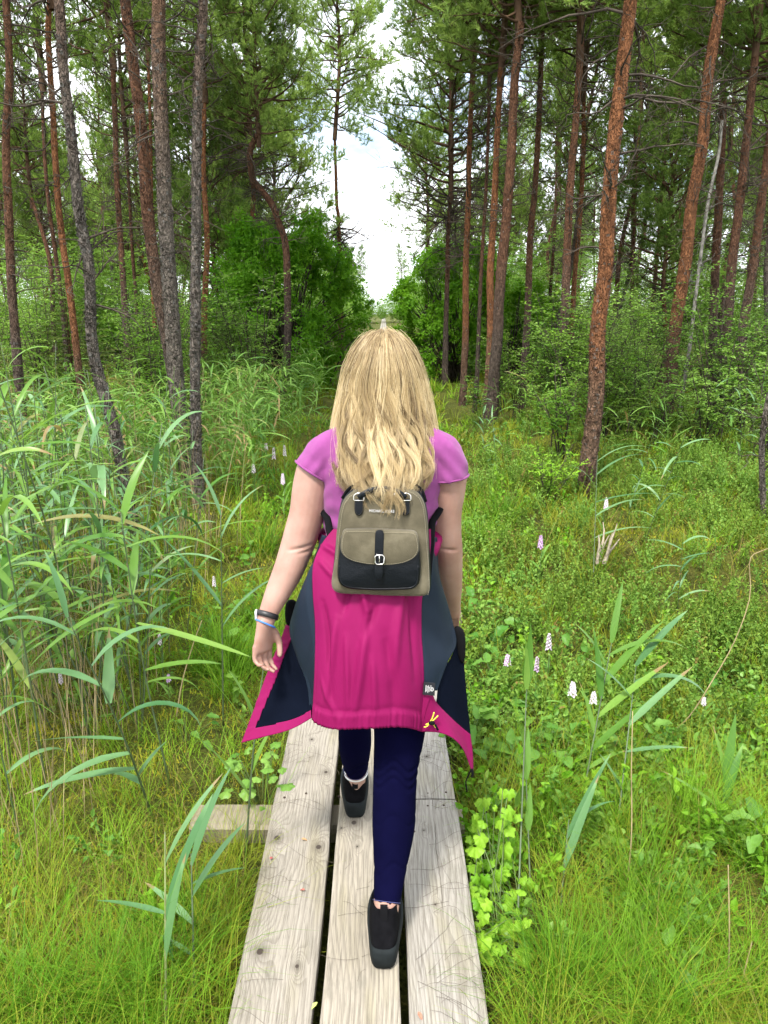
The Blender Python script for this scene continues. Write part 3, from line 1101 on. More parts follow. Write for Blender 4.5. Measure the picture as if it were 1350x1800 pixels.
tr = t.n('BsdfTranslucent', Color=colr).outputs[0]
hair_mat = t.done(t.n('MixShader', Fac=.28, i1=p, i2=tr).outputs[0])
hc.materials.append(hair_mat)
st = bpy.data.objects.new('strands', hc)
sc.collection.objects.link(st)
st.parent = hair_o

# ---- jacket tied round the waist
def curve_px(pts, n):
    return smooth_path([P(*p) for p in pts], n)


def coons(top, bot, left, right, nu, nv):
    """patch from four boundary lists of (px, py, Y); top/bot run left to right, left/right run top to bottom"""
    c0, c1 = curve_px(top, nu), curve_px(bot, nu)
    d0, d1 = curve_px(left, nv), curve_px(right, nv)
    u = np.linspace(0, 1, nu)[None, :, None]
    v = np.linspace(0, 1, nv)[:, None, None]
    S = (1 - v) * c0[None] + v * c1[None] + (1 - u) * d0[:, None] + u * d1[:, None]
    S = S - ((1 - u) * (1 - v) * c0[0] + u * (1 - v) * c0[-1] + (1 - u) * v * c1[0] + u * v * c1[-1])
    return S


def patch_normals(S):
    du = np.gradient(S, axis=1)
    dv = np.gradient(S, axis=0)
    n = nrm(np.cross(du, dv))
    n[n[..., 1] > 0] *= -1
    return n


def fabric(name, S, mat, parent, mask=None, thick=.0018, seed=0):
    nv, nu = S.shape[:2]
    i = np.arange(nv - 1)[:, None] * nu
    j = np.arange(nu - 1)[None, :]
    Q = np.stack([i + j, i + nu + j, i + nu + j + 1, i + j + 1], -1)
    if mask is not None:
        Q = Q[mask[:-1, :-1]]
    Q = Q.reshape(-1, 4)
    used, inv = np.unique(Q, return_inverse=True)
    me = mesh_np(name, S.reshape(-1, 3)[used], [inv.reshape(-1, 4)])
    me = modmesh(me, [('SOLIDIFY', dict(thickness=thick, offset=0))], name)
    return ploc(me, name, mat, parent)


def ridge(UV, a, b, w_, amp):
    """a soft fold along the line a-b in patch (u, v) space"""
    a, b = np.array(a), np.array(b)
    d = b - a
    L2 = (d ** 2).sum()
    tpar = np.clip(((UV - a) @ d) / L2, 0, 1)
    q = a + tpar[..., None] * d
    dist = np.sqrt((((UV - q) * (1, 1.6)) ** 2).sum(-1))
    return 1.7 * amp * np.exp(-(dist / w_) ** 2) * np.sin(np.clip(tpar, .02, .98) * math.pi) ** .5


jacket = obj('tied_jacket', None, None, person)
jacket['label'] = 'raspberry pink jacket with slate lining tied around the waist'

bl_edge = [(586, 930, 2.005), (567, 955, 1.99), (551, 992, 1.965), (550, 1040, 1.945), (554, 1100, 1.925), (553, 1180, 1.905), (549, 1264, 1.90)]
br_edge = [(757, 930, 2.005), (757, 960, 1.985), (752, 1000, 1.965), (742, 1050, 1.945), (741, 1110, 1.925), (745, 1190, 1.905), (740, 1285, 1.90)]
nu, nv = 90, 130
S = coons([(586, 930, 2.005), (630, 930, 1.985), (675, 930, 1.98), (720, 930, 1.985), (757, 930, 2.005)],
          [(549, 1264, 1.90), (590, 1274, 1.865), (645, 1270, 1.85), (700, 1272, 1.86), (740, 1285, 1.90)], bl_edge, br_edge, nu, nv)
uu, vv = np.meshgrid(np.linspace(0, 1, nu), np.linspace(0, 1, nv))
UV = np.stack([uu, vv], -1)
h = .05 * np.sin(uu * math.pi) ** .8 * np.sin(np.clip(vv * 1.15, 0, 1) * math.pi * .5) * .55    # hips push it out
dsp = h
for a, b, w_, amp in [((.42, .38), (.50, .62), .028, .010), ((.40, .40), (.30, .60), .03, -.007), ((.50, .60), (.40, .98), .03, .009), ((.72, .35), (.78, .52), .028, .010),
                      ((.78, .48), (.66, .85), .035, .007), ((.25, .62), (.18, .90), .03, .008), ((.12, .55), (.22, .92), .03, -.007), ((.58, .55), (.45, .72), .03, -.006),
                      ((.88, .30), (.86, .85), .035, -.006), ((.05, .30), (.25, .42), .03, .005), ((.62, .7), (.70, .97), .04, -.006), ((.1, .85), (.3, .97), .02, .004),
                      ((.0, .18), (.3, .30), .03, .006), ((1, .2), (.7, .33), .03, .005), ((.33, .7), (.36, .96), .022, .006), ((.52, .78), (.56, .97), .02, .005)]:
    dsp = dsp + ridge(UV, a, b, w_, amp)
pp = S.reshape(-1, 3)
dsp = dsp + (vnoise(pp * (1, 1, .55), 31, 26, 3) * .0042 + vnoise(pp * (1, 1, .4), 32, 60, 2) * .0009).reshape(nv, nu)
hem = np.clip((vv - .945) / .012, 0, 1)
dsp = dsp + hem * (.0035 + .0022 * np.sin(uu * 190 + 3 * np.sin(uu * 31))) - .003 * np.exp(-((vv - .943) / .006) ** 2)
edge = np.clip(np.minimum(uu, 1 - uu) / .05, 0, 1)
S = S + patch_normals(S) * (dsp * (.25 + .75 * edge))[..., None]
fabric('back_panel', S, M['pink'], jacket)
BL, BR = S[:, 0], S[:, -1]

# slate side panels
def wrinkle(S, seed, amp, freq=24):
    pp = S.reshape(-1, 3)
    d = vnoise(pp * (1, 1, .5), seed, freq, 3).reshape(S.shape[:2]) * amp
    nv_, nu_ = S.shape[:2]
    a = np.clip(np.minimum(np.linspace(0, 1, nu_), 1 - np.linspace(0, 1, nu_)) / .12, 0, 1)[None, :]
    return S + patch_normals(S) * (d * a)[..., None]


S = coons([(566, 940, 2.06), (578, 942, 2.02), (587, 938, 2.008)], [(545, 1262, 1.95), (547, 1263, 1.925), (549, 1264, 1.902)],
          [(566, 940, 2.06), (545, 1005, 2.06), (524, 1055, 2.055), (509, 1105, 2.03), (522, 1155, 2.00), (540, 1205, 1.965), (545, 1262, 1.95)],
          [(587, 938, 2.008), (567, 957, 1.993), (551, 994, 1.968), (550, 1040, 1.948), (554, 1100, 1.928), (553, 1180, 1.908), (549, 1264, 1.902)], 40, 90)
fabric('side_panel', wrinkle(S, 51, .0085, 22), M['slate'], jacket)
S = coons([(757, 935, 2.008), (764, 940, 2.03), (768, 945, 2.06)], [(746, 1212, 1.905), (756, 1214, 1.91), (768, 1214, 1.93)],
          [(757, 935, 2.008), (757, 962, 1.987), (752, 1002, 1.967), (742, 1052, 1.947), (741, 1112, 1.927), (745, 1175, 1.908), (746, 1212, 1.905)],
          [(768, 945, 2.06), (772, 1010, 2.06), (786, 1060, 2.06), (797, 1100, 2.05), (802, 1132, 2.03), (786, 1165, 1.97), (768, 1214, 1.93)], 40, 90)
fabric('side_panel', wrinkle(S, 52, .0085, 22), M['slate'], jacket)
# left front flap, seen from inside: navy lining with a pink facing along edge and hem
nu, nv = 50, 80
S = coons([(506, 1098, 2.075), (508, 1099, 2.06), (510, 1100, 2.045)], [(425, 1306, 2.02), (465, 1296, 1.99), (510, 1283, 1.96), (548, 1262, 1.93)],
          [(506, 1098, 2.075), (490, 1135, 2.09), (468, 1190, 2.09), (446, 1250, 2.06), (425, 1306, 2.02)],
          [(510, 1100, 2.045), (522, 1155, 2.01), (540, 1205, 1.975), (546, 1235, 1.955), (548, 1262, 1.93)], nu, nv)
S = wrinkle(S, 53, .010, 13)
uu, vv = np.meshgrid(np.linspace(0, 1, nu), np.linspace(0, 1, nv))
wpx = np.maximum(1.0, np.interp(vv, [0, .3, 1], [5, 45, 123]))
fac = (uu * wpx < 17) | (vv > .90 - .03 * uu)
no_ = patch_normals(S)
rip = (.0014 * np.sin(vv * 150 + 5 * np.sin(vv * 23) + uu * 9) * (.5 + .5 * np.sin(vv * 37 + 1)) * (uu * wpx < 17))
fl = fabric('front_flap', S, M['navy'], jacket, ~fac)
fabric('facing', S + no_ * (.0015 + rip)[..., None], M['pink'], fl, fac)
# right front flap
nu, nv = 40, 70
S = coons([(785, 1168, 1.975), (800, 1140, 2.03), (812, 1118, 2.08)], [(767, 1236, 1.93), (795, 1264, 1.955), (827, 1292, 1.99)],
          [(785, 1168, 1.975), (772, 1200, 1.94), (767, 1236, 1.93)], [(812, 1118, 2.08), (818, 1200, 2.05), (827, 1292, 1.99)], nu, nv)
fr = fabric('front_flap', wrinkle(S, 54, .008, 18), M['navy'], jacket)
S = coons([(758, 1216, 1.905), (767, 1236, 1.925), (795, 1264, 1.95), (827, 1291, 1.985)], [(740, 1286, 1.90), (772, 1288, 1.90), (800, 1300, 1.91), (818, 1322, 1.93), (832, 1362, 1.95)],
          [(758, 1216, 1.905), (748, 1250, 1.90), (740, 1286, 1.90)], [(827, 1291, 1.985), (831, 1325, 1.975), (832, 1362, 1.95)], 44, 30)
fabric('facing', wrinkle(S, 55, .004, 20), M['pink'], fr)
S = coons([(740, 1208, 1.904), (750, 1212, 1.902), (760, 1216, 1.904)], [(736, 1284, 1.899), (738, 1285, 1.899), (741, 1286, 1.899)],
          [(740, 1208, 1.904), (738, 1250, 1.90), (736, 1284, 1.899)], [(760, 1216, 1.904), (749, 1250, 1.899), (741, 1286, 1.899)], 8, 14)
fabric('facing', S, M['pink'], fr)
# black sleeve cuffs peeping out on both sides
for pts, yy in (([(500, 1060), (508, 1053), (524, 1056), (523, 1078), (512, 1104), (501, 1100)], 2.09), ([(795, 1102), (806, 1100), (818, 1107), (819, 1140), (816, 1172), (806, 1160), (798, 1135)], 2.06)):
    g = Geo()
    o_ = np.array([P(x, y, yy) for x, y in pts])
    c_ = o_.mean(0)
    V = [o_ * .96 + c_ * .04 + (0, -.012, 0), o_, o_ * .96 + c_ * .04 + (0, .014, 0)]
    n = len(pts)
    V = np.vstack(V + [c_[None] + (0, -.016, 0), c_[None] + (0, .018, 0)])
    j = np.arange(n)
    k = (j + 1) % n
    q = np.vstack([np.stack([j, k, n + k, n + j], 1), np.stack([n + j, n + k, 2 * n + k, 2 * n + j], 1)])
    tr = np.vstack([np.stack([np.full(n, 3 * n), k, j], 1), np.stack([np.full(n, 3 * n + 1), 2 * n + j, 2 * n + k], 1)])
    g.add(V, q, tr)
    ploc(modmesh(g.mesh('cuff'), [('SUBSURF', dict(levels=2, render_levels=2))], 'cuff'), 'cuff', M['blackcloth'], jacket)
# waist roll and knotted sleeves at the front
g = Geo()
th = np.linspace(0, 2 * math.pi, 65)
pts = np.stack([-.014 + .158 * np.cos(th), 2.108 + .118 * np.sin(th), 1.205 + .012 * np.sin(th) + .006 * np.sin(3 * th)], -1)
tube(g, pts, .022 + .003 * np.sin(th * 9), 12)
for s in (-1, 1):
    tube(g, smooth_path([(-.014 + s * .01, 2.235, 1.21), (-.014 + s * .04, 2.26, 1.15), (-.014 + s * .06, 2.25, 1.02), (-.014 + s * .07, 2.24, .88)], 12), np.linspace(.026, .036, 12), 12, cap=True)
ellipsoid(g, (-.014, 2.245, 1.205), (.04, .03, .032))
wr = g.mesh('waist_tie')
co, no = me_co(wr), me_no(wr)
set_co(wr, co + no * (vnoise(co, 77, 70, 3) * .004)[:, None])
ploc(wr, 'waist_tie', M['pink'], jacket)
# care label with print, and the yellow drawcord
pl = [P(x, y, 1.893) for x, y in ((745, 1199), (765, 1201), (764, 1223), (743, 1221))]
g = Geo()
V = np.array(pl)
g.add(np.vstack([V, V + (0, .002, 0)]), [(0, 3, 2, 1), (4, 5, 6, 7), (0, 1, 5, 4), (1, 2, 6, 5), (2, 3, 7, 6), (3, 0, 4, 7)])
lab_o = ploc(g.mesh('care_label', False), 'care_label', simple('black woven label', (.008, .009, .014), .7), jacket)
lab_o['label'] = 'small black care label with white print'
g = Geo()
ex, ey = pl[1] - pl[0], pl[3] - pl[0]
o0 = pl[0] + np.array((0, -.0006, 0))
lr = np.random.RandomState(4)
for q, (u0, v0, v1) in enumerate([(.20, .22, .78), (.30, .30, .70), (.40, .20, .80), (.50, .34, .72), (.62, .20, .42), (.62, .5, .62)]):
    v = v0
    while v < v1:
        dv = lr.uniform(.03, .08)
        a_ = o0 + ex * u0 + ey * v
        g.add([a_, a_ + ex * .055, a_ + ex * .055 + ey * dv, a_ + ey * dv], [(0, 3, 2, 1)])
        v += dv + .03
th = np.linspace(0, 2 * math.pi, 15)
for q in range(14):
    for (r0, r1) in ((.10, .14),):
        c_ = o0 + ex * .78 + ey * .5
        f = lambda r, a: c_ + ex * r * math.cos(a) + ey * r * 1.1 * math.sin(a)
        g.add([f(r0, th[q]), f(r1, th[q]), f(r1, th[q + 1]), f(r0, th[q + 1])], [(0, 1, 2, 3)])
a_ = o0 + ex * .74 + ey * .44
g.add([a_, a_ + ex * .05, a_ + ex * .05 + ey * .12, a_ + ey * .12], [(0, 3, 2, 1)])
ploc(g.mesh('print', False), 'print', simple('white print', (.75, .75, .75), .7), lab_o)
g = Geo()
for pts in ([(763, 1252), (760, 1262), (755, 1270), (748, 1274)], [(770, 1258), (764, 1264), (757, 1270), (750, 1277), (745, 1278)], [(755, 1270), (762, 1274), (766, 1279)]):
    tube(g, smooth_path([P(x, y, 1.888) for x, y in pts], 12), .0018, 6, cap=True)
cd = ploc(g.mesh('drawcord'), 'drawcord', simple('yellow cord', (.62, .60, .05), .6), jacket)
cd['label'] = 'short yellow elastic drawcord'
g = Geo()
c_ = P(759, 1271, 1.885)
ellipsoid(g, c_, (.009, .006, .006))
tube(g, [P(765, 1274, 1.886), P(770, 1283, 1.886)], .003, 6, cap=True)
ploc(g.mesh('cord_stop'), 'cord_stop', M['blackcloth'], cd)
g = Geo()
tube(g, smooth_path([P(829, 1352, 1.945), P(824, 1362, 1.945), P(819, 1374, 1.945), P(821, 1392, 1.945)], 10), .002, 6, cap=True)
tube(g, smooth_path([P(829, 1352, 1.945), P(831, 1361, 1.945), P(829, 1366, 1.945)], 6), .004, 6, cap=True)
ploc(g.mesh('hem_cord'), 'hem_cord', M['blackcloth'], jacket)

# ------------------------------------------------------------------ backpack
t = NT('taupe suede')
ob = t.coord()
n = t.noise(16, ob, 6, .6)
n2 = t.noise(5, ob, 3)
c = t.ramp(n, [(.25, (.048, .042, .024)), (.5, (.088, .076, .047)), (.75, (.15, .132, .088))])
c = t.mix(t.math('MULTIPLY', t.step(n2, .42, .7), .45), c, (.07, .06, .038))
suede = t.done(t.pbr(c, .8, t.bump(t.noise(350, ob, 3), .25, .003), .25, Sheen_Weight=.1))
t = NT('black leather')
leather = t.done(t.pbr((.003, .0045, .007), .36, t.bump(t.math('ADD', t.noise(260, t.coord(), 4), t.math('MULTIPLY', t.noise(26, t.coord(), 3), 2.5)), .22, .004), .22))
metal = simple('polished metal', (.75, .73, .70), .22, metal=1.0)
thread = simple('bag thread', (.26, .23, .16), .8)
KP = Vector(P(670, 1046, 1.86))
bag = thing('backpack', 'small taupe suede backpack with black leather pocket on the woman\'s back', 'backpack', KP)
KO = np.array(KP)


def bagpart(me, name, mat, parent=None):
    set_co(me, me_co(me) - KO)
    return obj(name, me, mat, parent or bag)


def BP(px, py, out=0.0):
    """point on the bag's front face (leaning with the back), out metres in front of it"""
    Y = 1.895 - .030 * (py - 860) / 186
    p = P(px, py, Y)
    return p + np.array((0, -out, .0))


def slab(outline, y_back, out, bevel, dome=.0, n_s=60, tint=.5):
    """rounded solid over a closed pixel outline: from y_back behind the front face to out in front"""
    o = np.array(outline, float)
    o = np.vstack([o, o[:1]])
    seg = np.sqrt((np.diff(o, axis=0) ** 2).sum(1))
    s = np.concatenate([[0], np.cumsum(seg)])
    ss = np.linspace(0, s[-1], n_s, endpoint=False)
    o = np.stack([np.interp(ss, s, o[:, 0]), np.interp(ss, s, o[:, 1])], -1)
    for _ in range(2):
        o = o * .5 + .25 * (np.roll(o, 1, 0) + np.roll(o, -1, 0))
    c = o.mean(0)
    bp = bevel / .00145
    rings = []
    def inset(q, k):
        d = np.roll(q, -1, 0) - np.roll(q, 1, 0)
        nn = np.stack([-d[:, 1], d[:, 0]], -1)
        nn /= np.linalg.norm(nn, axis=1, keepdims=True) + 1e-9
        if ((c - q) * nn).sum() < 0:
            nn = -nn
        return q + nn * k
    for k, f in [(.6, y_back), (0, y_back - bevel * .6), (0, y_back * .5 - (out - bevel) * .5), (0, -(out - bevel)), (bp * .3, -(out - bevel * .3)), (bp, -out)]:
        q = inset(o, k)
        rings.append(np.array([BP(x, y, -f) for x, y in q]))
    last = inset(o, bp)
    for m in (.66, .33):
        q = c + (last - c) * m
        rings.append(np.array([BP(x, y, out + dome * (1 - m * m)) for x, y in q]))
    V = np.vstack(rings + [BP(c[0], c[1], out + dome)[None], BP(c[0], c[1], -y_back)[None]])
    m = len(rings)
    i = np.arange(m - 1)[:, None] * n_s
    j = np.arange(n_s)[None, :]
    k = (j + 1) % n_s
    q = np.stack([i + j, i + k, i + n_s + k, i + n_s + j], -1).reshape(-1, 4)
    jj = np.arange(n_s)
    kk = (jj + 1) % n_s
    tr = np.vstack([np.stack([np.full(n_s, m * n_s), (m - 1) * n_s + jj, (m - 1) * n_s + kk], 1), np.stack([np.full(n_s, m * n_s + 1), kk, jj], 1)])
    g = Geo()
    g.add(V, q, tr)
    return g, o


body_out = [(586, 1043), (582, 1030), (588, 985), (592, 940), (596, 905), (601, 884), (611, 870), (626, 862), (650, 857), (680, 856), (706, 857), (728, 862), (741, 873), (748, 890), (752, 920), (754, 960), (756, 1000), (757, 1038), (754, 1050), (735, 1051), (670, 1049), (610, 1046)]
g, o = slab(body_out, .085, 0, .012, .006, 90)
mb = g.mesh('main_compartment')
co, no = me_co(mb), me_no(mb)
set_co(mb, co + no * (vnoise(co, 12, 30, 3) * .0016)[:, None])
bagm = bagpart(mb, 'main_compartment', suede)
# dark gusset behind, and the zip over the top
g, _ = slab([(x + (2 if x > 670 else -1), y + (3 if y > 1000 else -3)) for x, y in body_out], .088, -.022, .01, 0, 90)
bagpart(g.mesh('gusset'), 'gusset', leather)
g = Geo()
tube(g, smooth_path([BP(x, y - 3, -.03) for x, y in [(600, 884), (611, 868), (628, 858), (652, 853), (680, 852), (706, 853), (728, 858), (743, 870), (750, 890)]], 40), .0035, 6, cap=True)
bagpart(g.mesh('zip'), 'zip', M['blackcloth'])
pocket = [(600, 935), (597, 960), (593, 1000), (594, 1020), (602, 1030), (620, 1034), (665, 1036), (710, 1035), (730, 1033), (738, 1022), (739, 1000), (737, 960), (734, 935)]
g, _ = slab(pocket, .0, .020, .010, .007, 70)
pk = g.mesh('front_pocket')
co, no = me_co(pk), me_no(pk)
set_co(pk, co + no * (vnoise(co * (1, 1, 2), 18, 40, 3) * .0018)[:, None])
pk_o = bagpart(pk, 'front_pocket', leather)
g = Geo()
tube(g, smooth_path([BP(x, y, .0175) for x, y in [(597, 990), (598, 1012), (606, 1024), (625, 1029), (665, 1031), (708, 1030), (726, 1027), (733, 1016), (734, 990)]], 50), .0022, 6, cap=True)
bagpart(g.mesh('piping'), 'piping', leather, pk_o)
flap = [(604, 927), (601, 940), (599, 955), (600, 965), (607, 974), (622, 981), (645, 986), (668, 988), (692, 987), (712, 983), (728, 975), (736, 965), (736, 950), (734, 938), (731, 930), (700, 928), (650, 926)]
g, oflap = slab(flap, -.006, .0305, .005, .005, 80)
fp_o = bagpart(g.mesh('pocket_flap'), 'pocket_flap', suede)


def stitches(outline, inset_px, out, name, parent, mat, closed=True, ln=.0035, gap=.0022, r=.0006):
    o = np.array(outline, float)
    c = o.mean(0)
    if closed:
        o = np.vstack([o, o[:1]])
    o = o + (c - o) / np.maximum(np.linalg.norm(c - o, axis=1, keepdims=True), 1) * inset_px
    W = np.array([BP(x, y, out) for x, y in o])
    s = np.concatenate([[0], np.cumsum(np.linalg.norm(np.diff(W, axis=0), axis=1))])
    g = Geo()
    q = 0
    while q < s[-1] - ln:
        a_ = np.array([np.interp(q, s, W[:, k]) for k in range(3)])
        b_ = np.array([np.interp(q + ln, s, W[:, k]) for k in range(3)])
        tube(g, [a_, (a_ + b_) / 2 + (0, -.0004, 0), b_], r, 4)
        q += ln + gap
    return bagpart(g.mesh(name), name, mat, parent)


stitches(oflap, 3, .0318, 'stitching', fp_o, thread)
stitches(body_out[2:19], 4.5, .002, 'stitching', bagm, thread, False)
# centre strap with buckle
g, _ = slab([(660, 925), (659, 960), (658, 1000), (660, 1010), (666, 1012), (672, 1010), (673, 1000), (674, 960), (675, 925)], -.030, .0372, .001, .0, 40)
stp = bagpart(g.mesh('closure_strap'), 'closure_strap', leather)
g = Geo()
bx0, bx1, by0, by1 = 659.5, 675, 967, 983
pts = [(bx0, by0 + 3), (bx0 + 3, by0), (bx1 - 3, by0), (bx1, by0 + 3), (bx1, by1 - 3), (bx1 - 3, by1), (bx0 + 3, by1), (bx0, by1 - 3), (bx0, by0 + 3)]
W = np.array([BP(x, y, .041) for x, y in pts])
tube(g, W, .0017, 8)
tube(g, [BP(667, by0, .0415), BP(667, by1 - 4, .0425)], .0011, 6, cap=True)
bagpart(g.mesh('buckle'), 'buckle', metal, stp)
g, _ = slab([(663, 969), (672, 969), (672, 979), (663, 979)], -.037, .0405, .0012, 0, 24)
bagpart(g.mesh('strap_loop'), 'strap_loop', leather, stp)
# handle tabs, rings and the handle arching up behind the hair
for cx, top in ((631, 876), (713, 876)):
    tab = [(cx - 7, top), (cx - 8, top + 18), (cx - 6, top + 27), (cx, top + 30), (cx + 6, top + 27), (cx + 7, top + 18), (cx + 7, top)]
    g, _ = slab(tab, -.004, .0095, .002, .0, 40)
    tb = bagpart(g.mesh('handle_tab'), 'handle_tab', leather)
    g = Geo()
    tube(g, smooth_path([BP(x, y, .0100) for x, y in [(cx - 6, top + 6), (cx - 6, top + 20), (cx, top + 27), (cx + 6, top + 20), (cx + 6, top + 6)]], 30), .0008, 5)
    bagpart(g.mesh('edge_stitch'), 'edge_stitch', simple('black thread', (.01, .01, .012), .6), tb)
    g = Geo()
    W = smooth_path([BP(x, y, .011) for x, y in [(cx - 9, top + 2), (cx - 8, top - 7), (cx, top - 11), (cx + 8, top - 7), (cx + 9, top + 2)]], 24)
    tube(g, W, .0014, 8, cap=True)
    tube(g, [BP(cx - 9, top + 2, .011), BP(cx + 9, top + 2, .011)], .0014, 8, cap=True)
    bagpart(g.mesh('ring'), 'ring', metal, tb)
g = Geo()
W = smooth_path([BP(x, y, d) for x, y, d in [(631, 873, .012), (640, 866, .014), (655, 860, .01), (672, 858, .008), (690, 860, .01), (704, 866, .014), (713, 873, .012)]], 30)
tube(g, W, .0075, 10, cap=True, ry=.0035)
bagpart(g.mesh('handle'), 'handle', leather)
g = Geo()
ellipsoid(g, BP(693, 866, .0185), (.0035, .0025, .0035), 10, 8)
bagpart(g.mesh('rivet'), 'rivet', metal)
# shoulder straps round the arms
for s, pts in ((-1, [(597, 1010, 1.95), (585, 960, 2.0), (576, 915, 2.05), (572, 880, 2.12), (580, 840, 2.2), (598, 790, 2.2), (606, 764, 2.12), (608, 790, 2.03), (614, 850, 1.985)]),
               (1, [(752, 1010, 1.95), (757, 960, 2.0), (760, 915, 2.05), (763, 880, 2.12), (758, 840, 2.2), (742, 790, 2.2), (735, 764, 2.12), (732, 790, 2.03), (728, 850, 1.985)])):
    W = smooth_path([P(*q) for q in pts], 60)
    # keep the strap outside the torso
    c_ = np.array((-.008, 2.115))
    d = W[:, :2] - c_
    k = np.sqrt((d[:, 0] / .17) ** 2 + (d[:, 1] / .122) ** 2)
    low = W[:, 2] < 1.47
    f = np.where(low & (k < 1), 1 / np.maximum(k, .2), 1)
    W[:, :2] = c_ + d * f[:, None]
    g = Geo()
    tube(g, W, .004, 10, cap=True, ry=.010)
    bagpart(g.mesh('shoulder_strap'), 'shoulder_strap', M['blackcloth'])
# metal lettering
fc = bpy.data.curves.new('lettering', 'FONT')
fc.body = 'MICHAEL KORS'
fc.size = .0095
fc.space_character = 1.12
fc.align_x = 'CENTER'
fc.align_y = 'CENTER'
fc.extrude = .0006
to = bpy.data.objects.new('tmp_text', fc)
sc.collection.objects.link(to)
dg = bpy.context.evaluated_depsgraph_get()
dg.update()
tm = bpy.data.meshes.new_from_object(to.evaluated_get(dg))
bpy.data.objects.remove(to)
co = me_co(tm)
ex = BP(690, 897, .0) - BP(650, 896, .0)
ex = nrm(ex)
ez = nrm(BP(670, 880, .0) - BP(670, 910, .0))
wd = co[:, 0].max() - co[:, 0].min()
co[:, 0] *= .063 / wd
c_ = BP(671, 897, .0085)
W = c_ + ex * co[:, :1] + ez * co[:, 1:2] * 1.05 + np.array((0, -1, 0)) * co[:, 2:3]
set_co(tm, W)
tm.name = 'lettering'
bagpart(tm, 'lettering', metal)

# ------------------------------------------------------------------ pines
def needles(g, C, D, k, ln, wd, rs, spread=.8, shoot=.14, tint=None):
    """needle tufts: for shoots at C along D, k thin blades each"""
    n = len(C)
    if n == 0:
        return
    D = nrm(D)
    a = rs.normal(size=(n, k, 3))
    a -= (a * D[:, None]).sum(-1, keepdims=True) * D[:, None]
    a = nrm(a)
    sp = rs.uniform(.35, 1.15, (n, k, 1)) * spread
    d = nrm(D[:, None] * np.cos(sp) + a * np.sin(sp))
    base = C[:, None] + D[:, None] * rs.uniform(0, shoot, (n, k, 1))
    side = nrm(np.cross(d, rs.normal(size=(n, k, 3)))) * wd * rs.uniform(.7, 1.3, (n, k, 1))
    tip = base + d * ln * rs.uniform(.7, 1.25, (n, k, 1))
    V = np.stack([base - side, base + side, tip], 2).reshape(-1, 3)
    T = np.arange(n * k * 3).reshape(-1, 3)
    tt = np.repeat(rs.uniform(0, 1, n) if tint is None else tint, k * 3)
    g.add(V, None, T, tt)


def wander(p0, d0, L, n, rs, wob, up=0.0):
    d = nrm(np.array(d0, float))
    pts = [np.array(p0, float)]
    for i in range(n):
        d = nrm(d + rs.normal(0, wob, 3) + (0, 0, up))
        pts.append(pts[-1] + d * L / n)
    return np.array(pts)


def crown_variant(seed, H, R, k_needle=16, limbs=46, ln=.085, wd=.0055, dens=1.0):
    """leader, living limbs and needle tufts of a pine crown whose foot is at the origin"""
    rs = np.random.RandomState(seed)
    gb, gn = Geo(), Geo()
    lead = smooth_path(np.array([(0, 0, -.3), (rs.normal(0, .06), rs.normal(0, .06), H * .35), (rs.normal(0, .15), rs.normal(0, .15), H * .7), (rs.normal(0, .2), rs.normal(0, .2), H)]), 14)
    tube(gb, lead, np.linspace(.065, .012, 14), 6, .5)
    Cs, Ds = [], []
    for q in range(limbs):
        f = (q + rs.uniform(0, 1)) / limbs
        z = f * H * .97
        p0 = np.array([np.interp(z, lead[:, 2], lead[:, c]) for c in range(3)])
        prof = (1 - f) ** .75 * (.55 + .45 * min(1, f / .25))
        L = R * prof * rs.uniform(.6, 1.2) + .18
        az = q * 2.4 + rs.normal(0, .5)
        el = rs.normal(.10 + .55 * f, .22)
        d = (math.cos(az) * math.cos(el), math.sin(az) * math.cos(el), math.sin(el))
        n = 6
        limb = wander(p0, d, L, n, rs, .16, .07)
        tube(gb, limb, np.linspace(.008 + .012 * L, .004, n + 1), 4, .4)
        ns = int(4 + 5 * L * dens)
        for s in range(ns):
            u = rs.uniform(.25, 1.0) if s else 1.0
            x = u * n
            i = min(n - 1, int(x))
            b0 = limb[i] + (limb[i + 1] - limb[i]) * (x - i)
            ax = nrm(limb[i + 1] - limb[i])
            sd = nrm(rs.normal(size=3) * (1, 1, .45))
            dd = nrm(ax * .8 + sd * .9 + (0, 0, .15))
            l2 = rs.uniform(.2, .5) * (1.2 - .5 * u)
            tw = wander(b0, dd, l2, 3, rs, .2, .12)
            tube(gb, tw, [.005, .004, .003, .002], 3, .3)
            for v_ in range(1 + int(rs.randint(2, 4))):
                e = tw[-1] if v_ == 0 else tw[rs.randint(1, 4)]
                Cs.append(e + rs.normal(0, .02, 3))
                Ds.append(nrm(dd * .6 + rs.normal(0, .55, 3) + (0, 0, .45)))
    needles(gn, np.array(Cs), np.array(Ds), k_needle, ln, wd, rs)
    return gb, gn


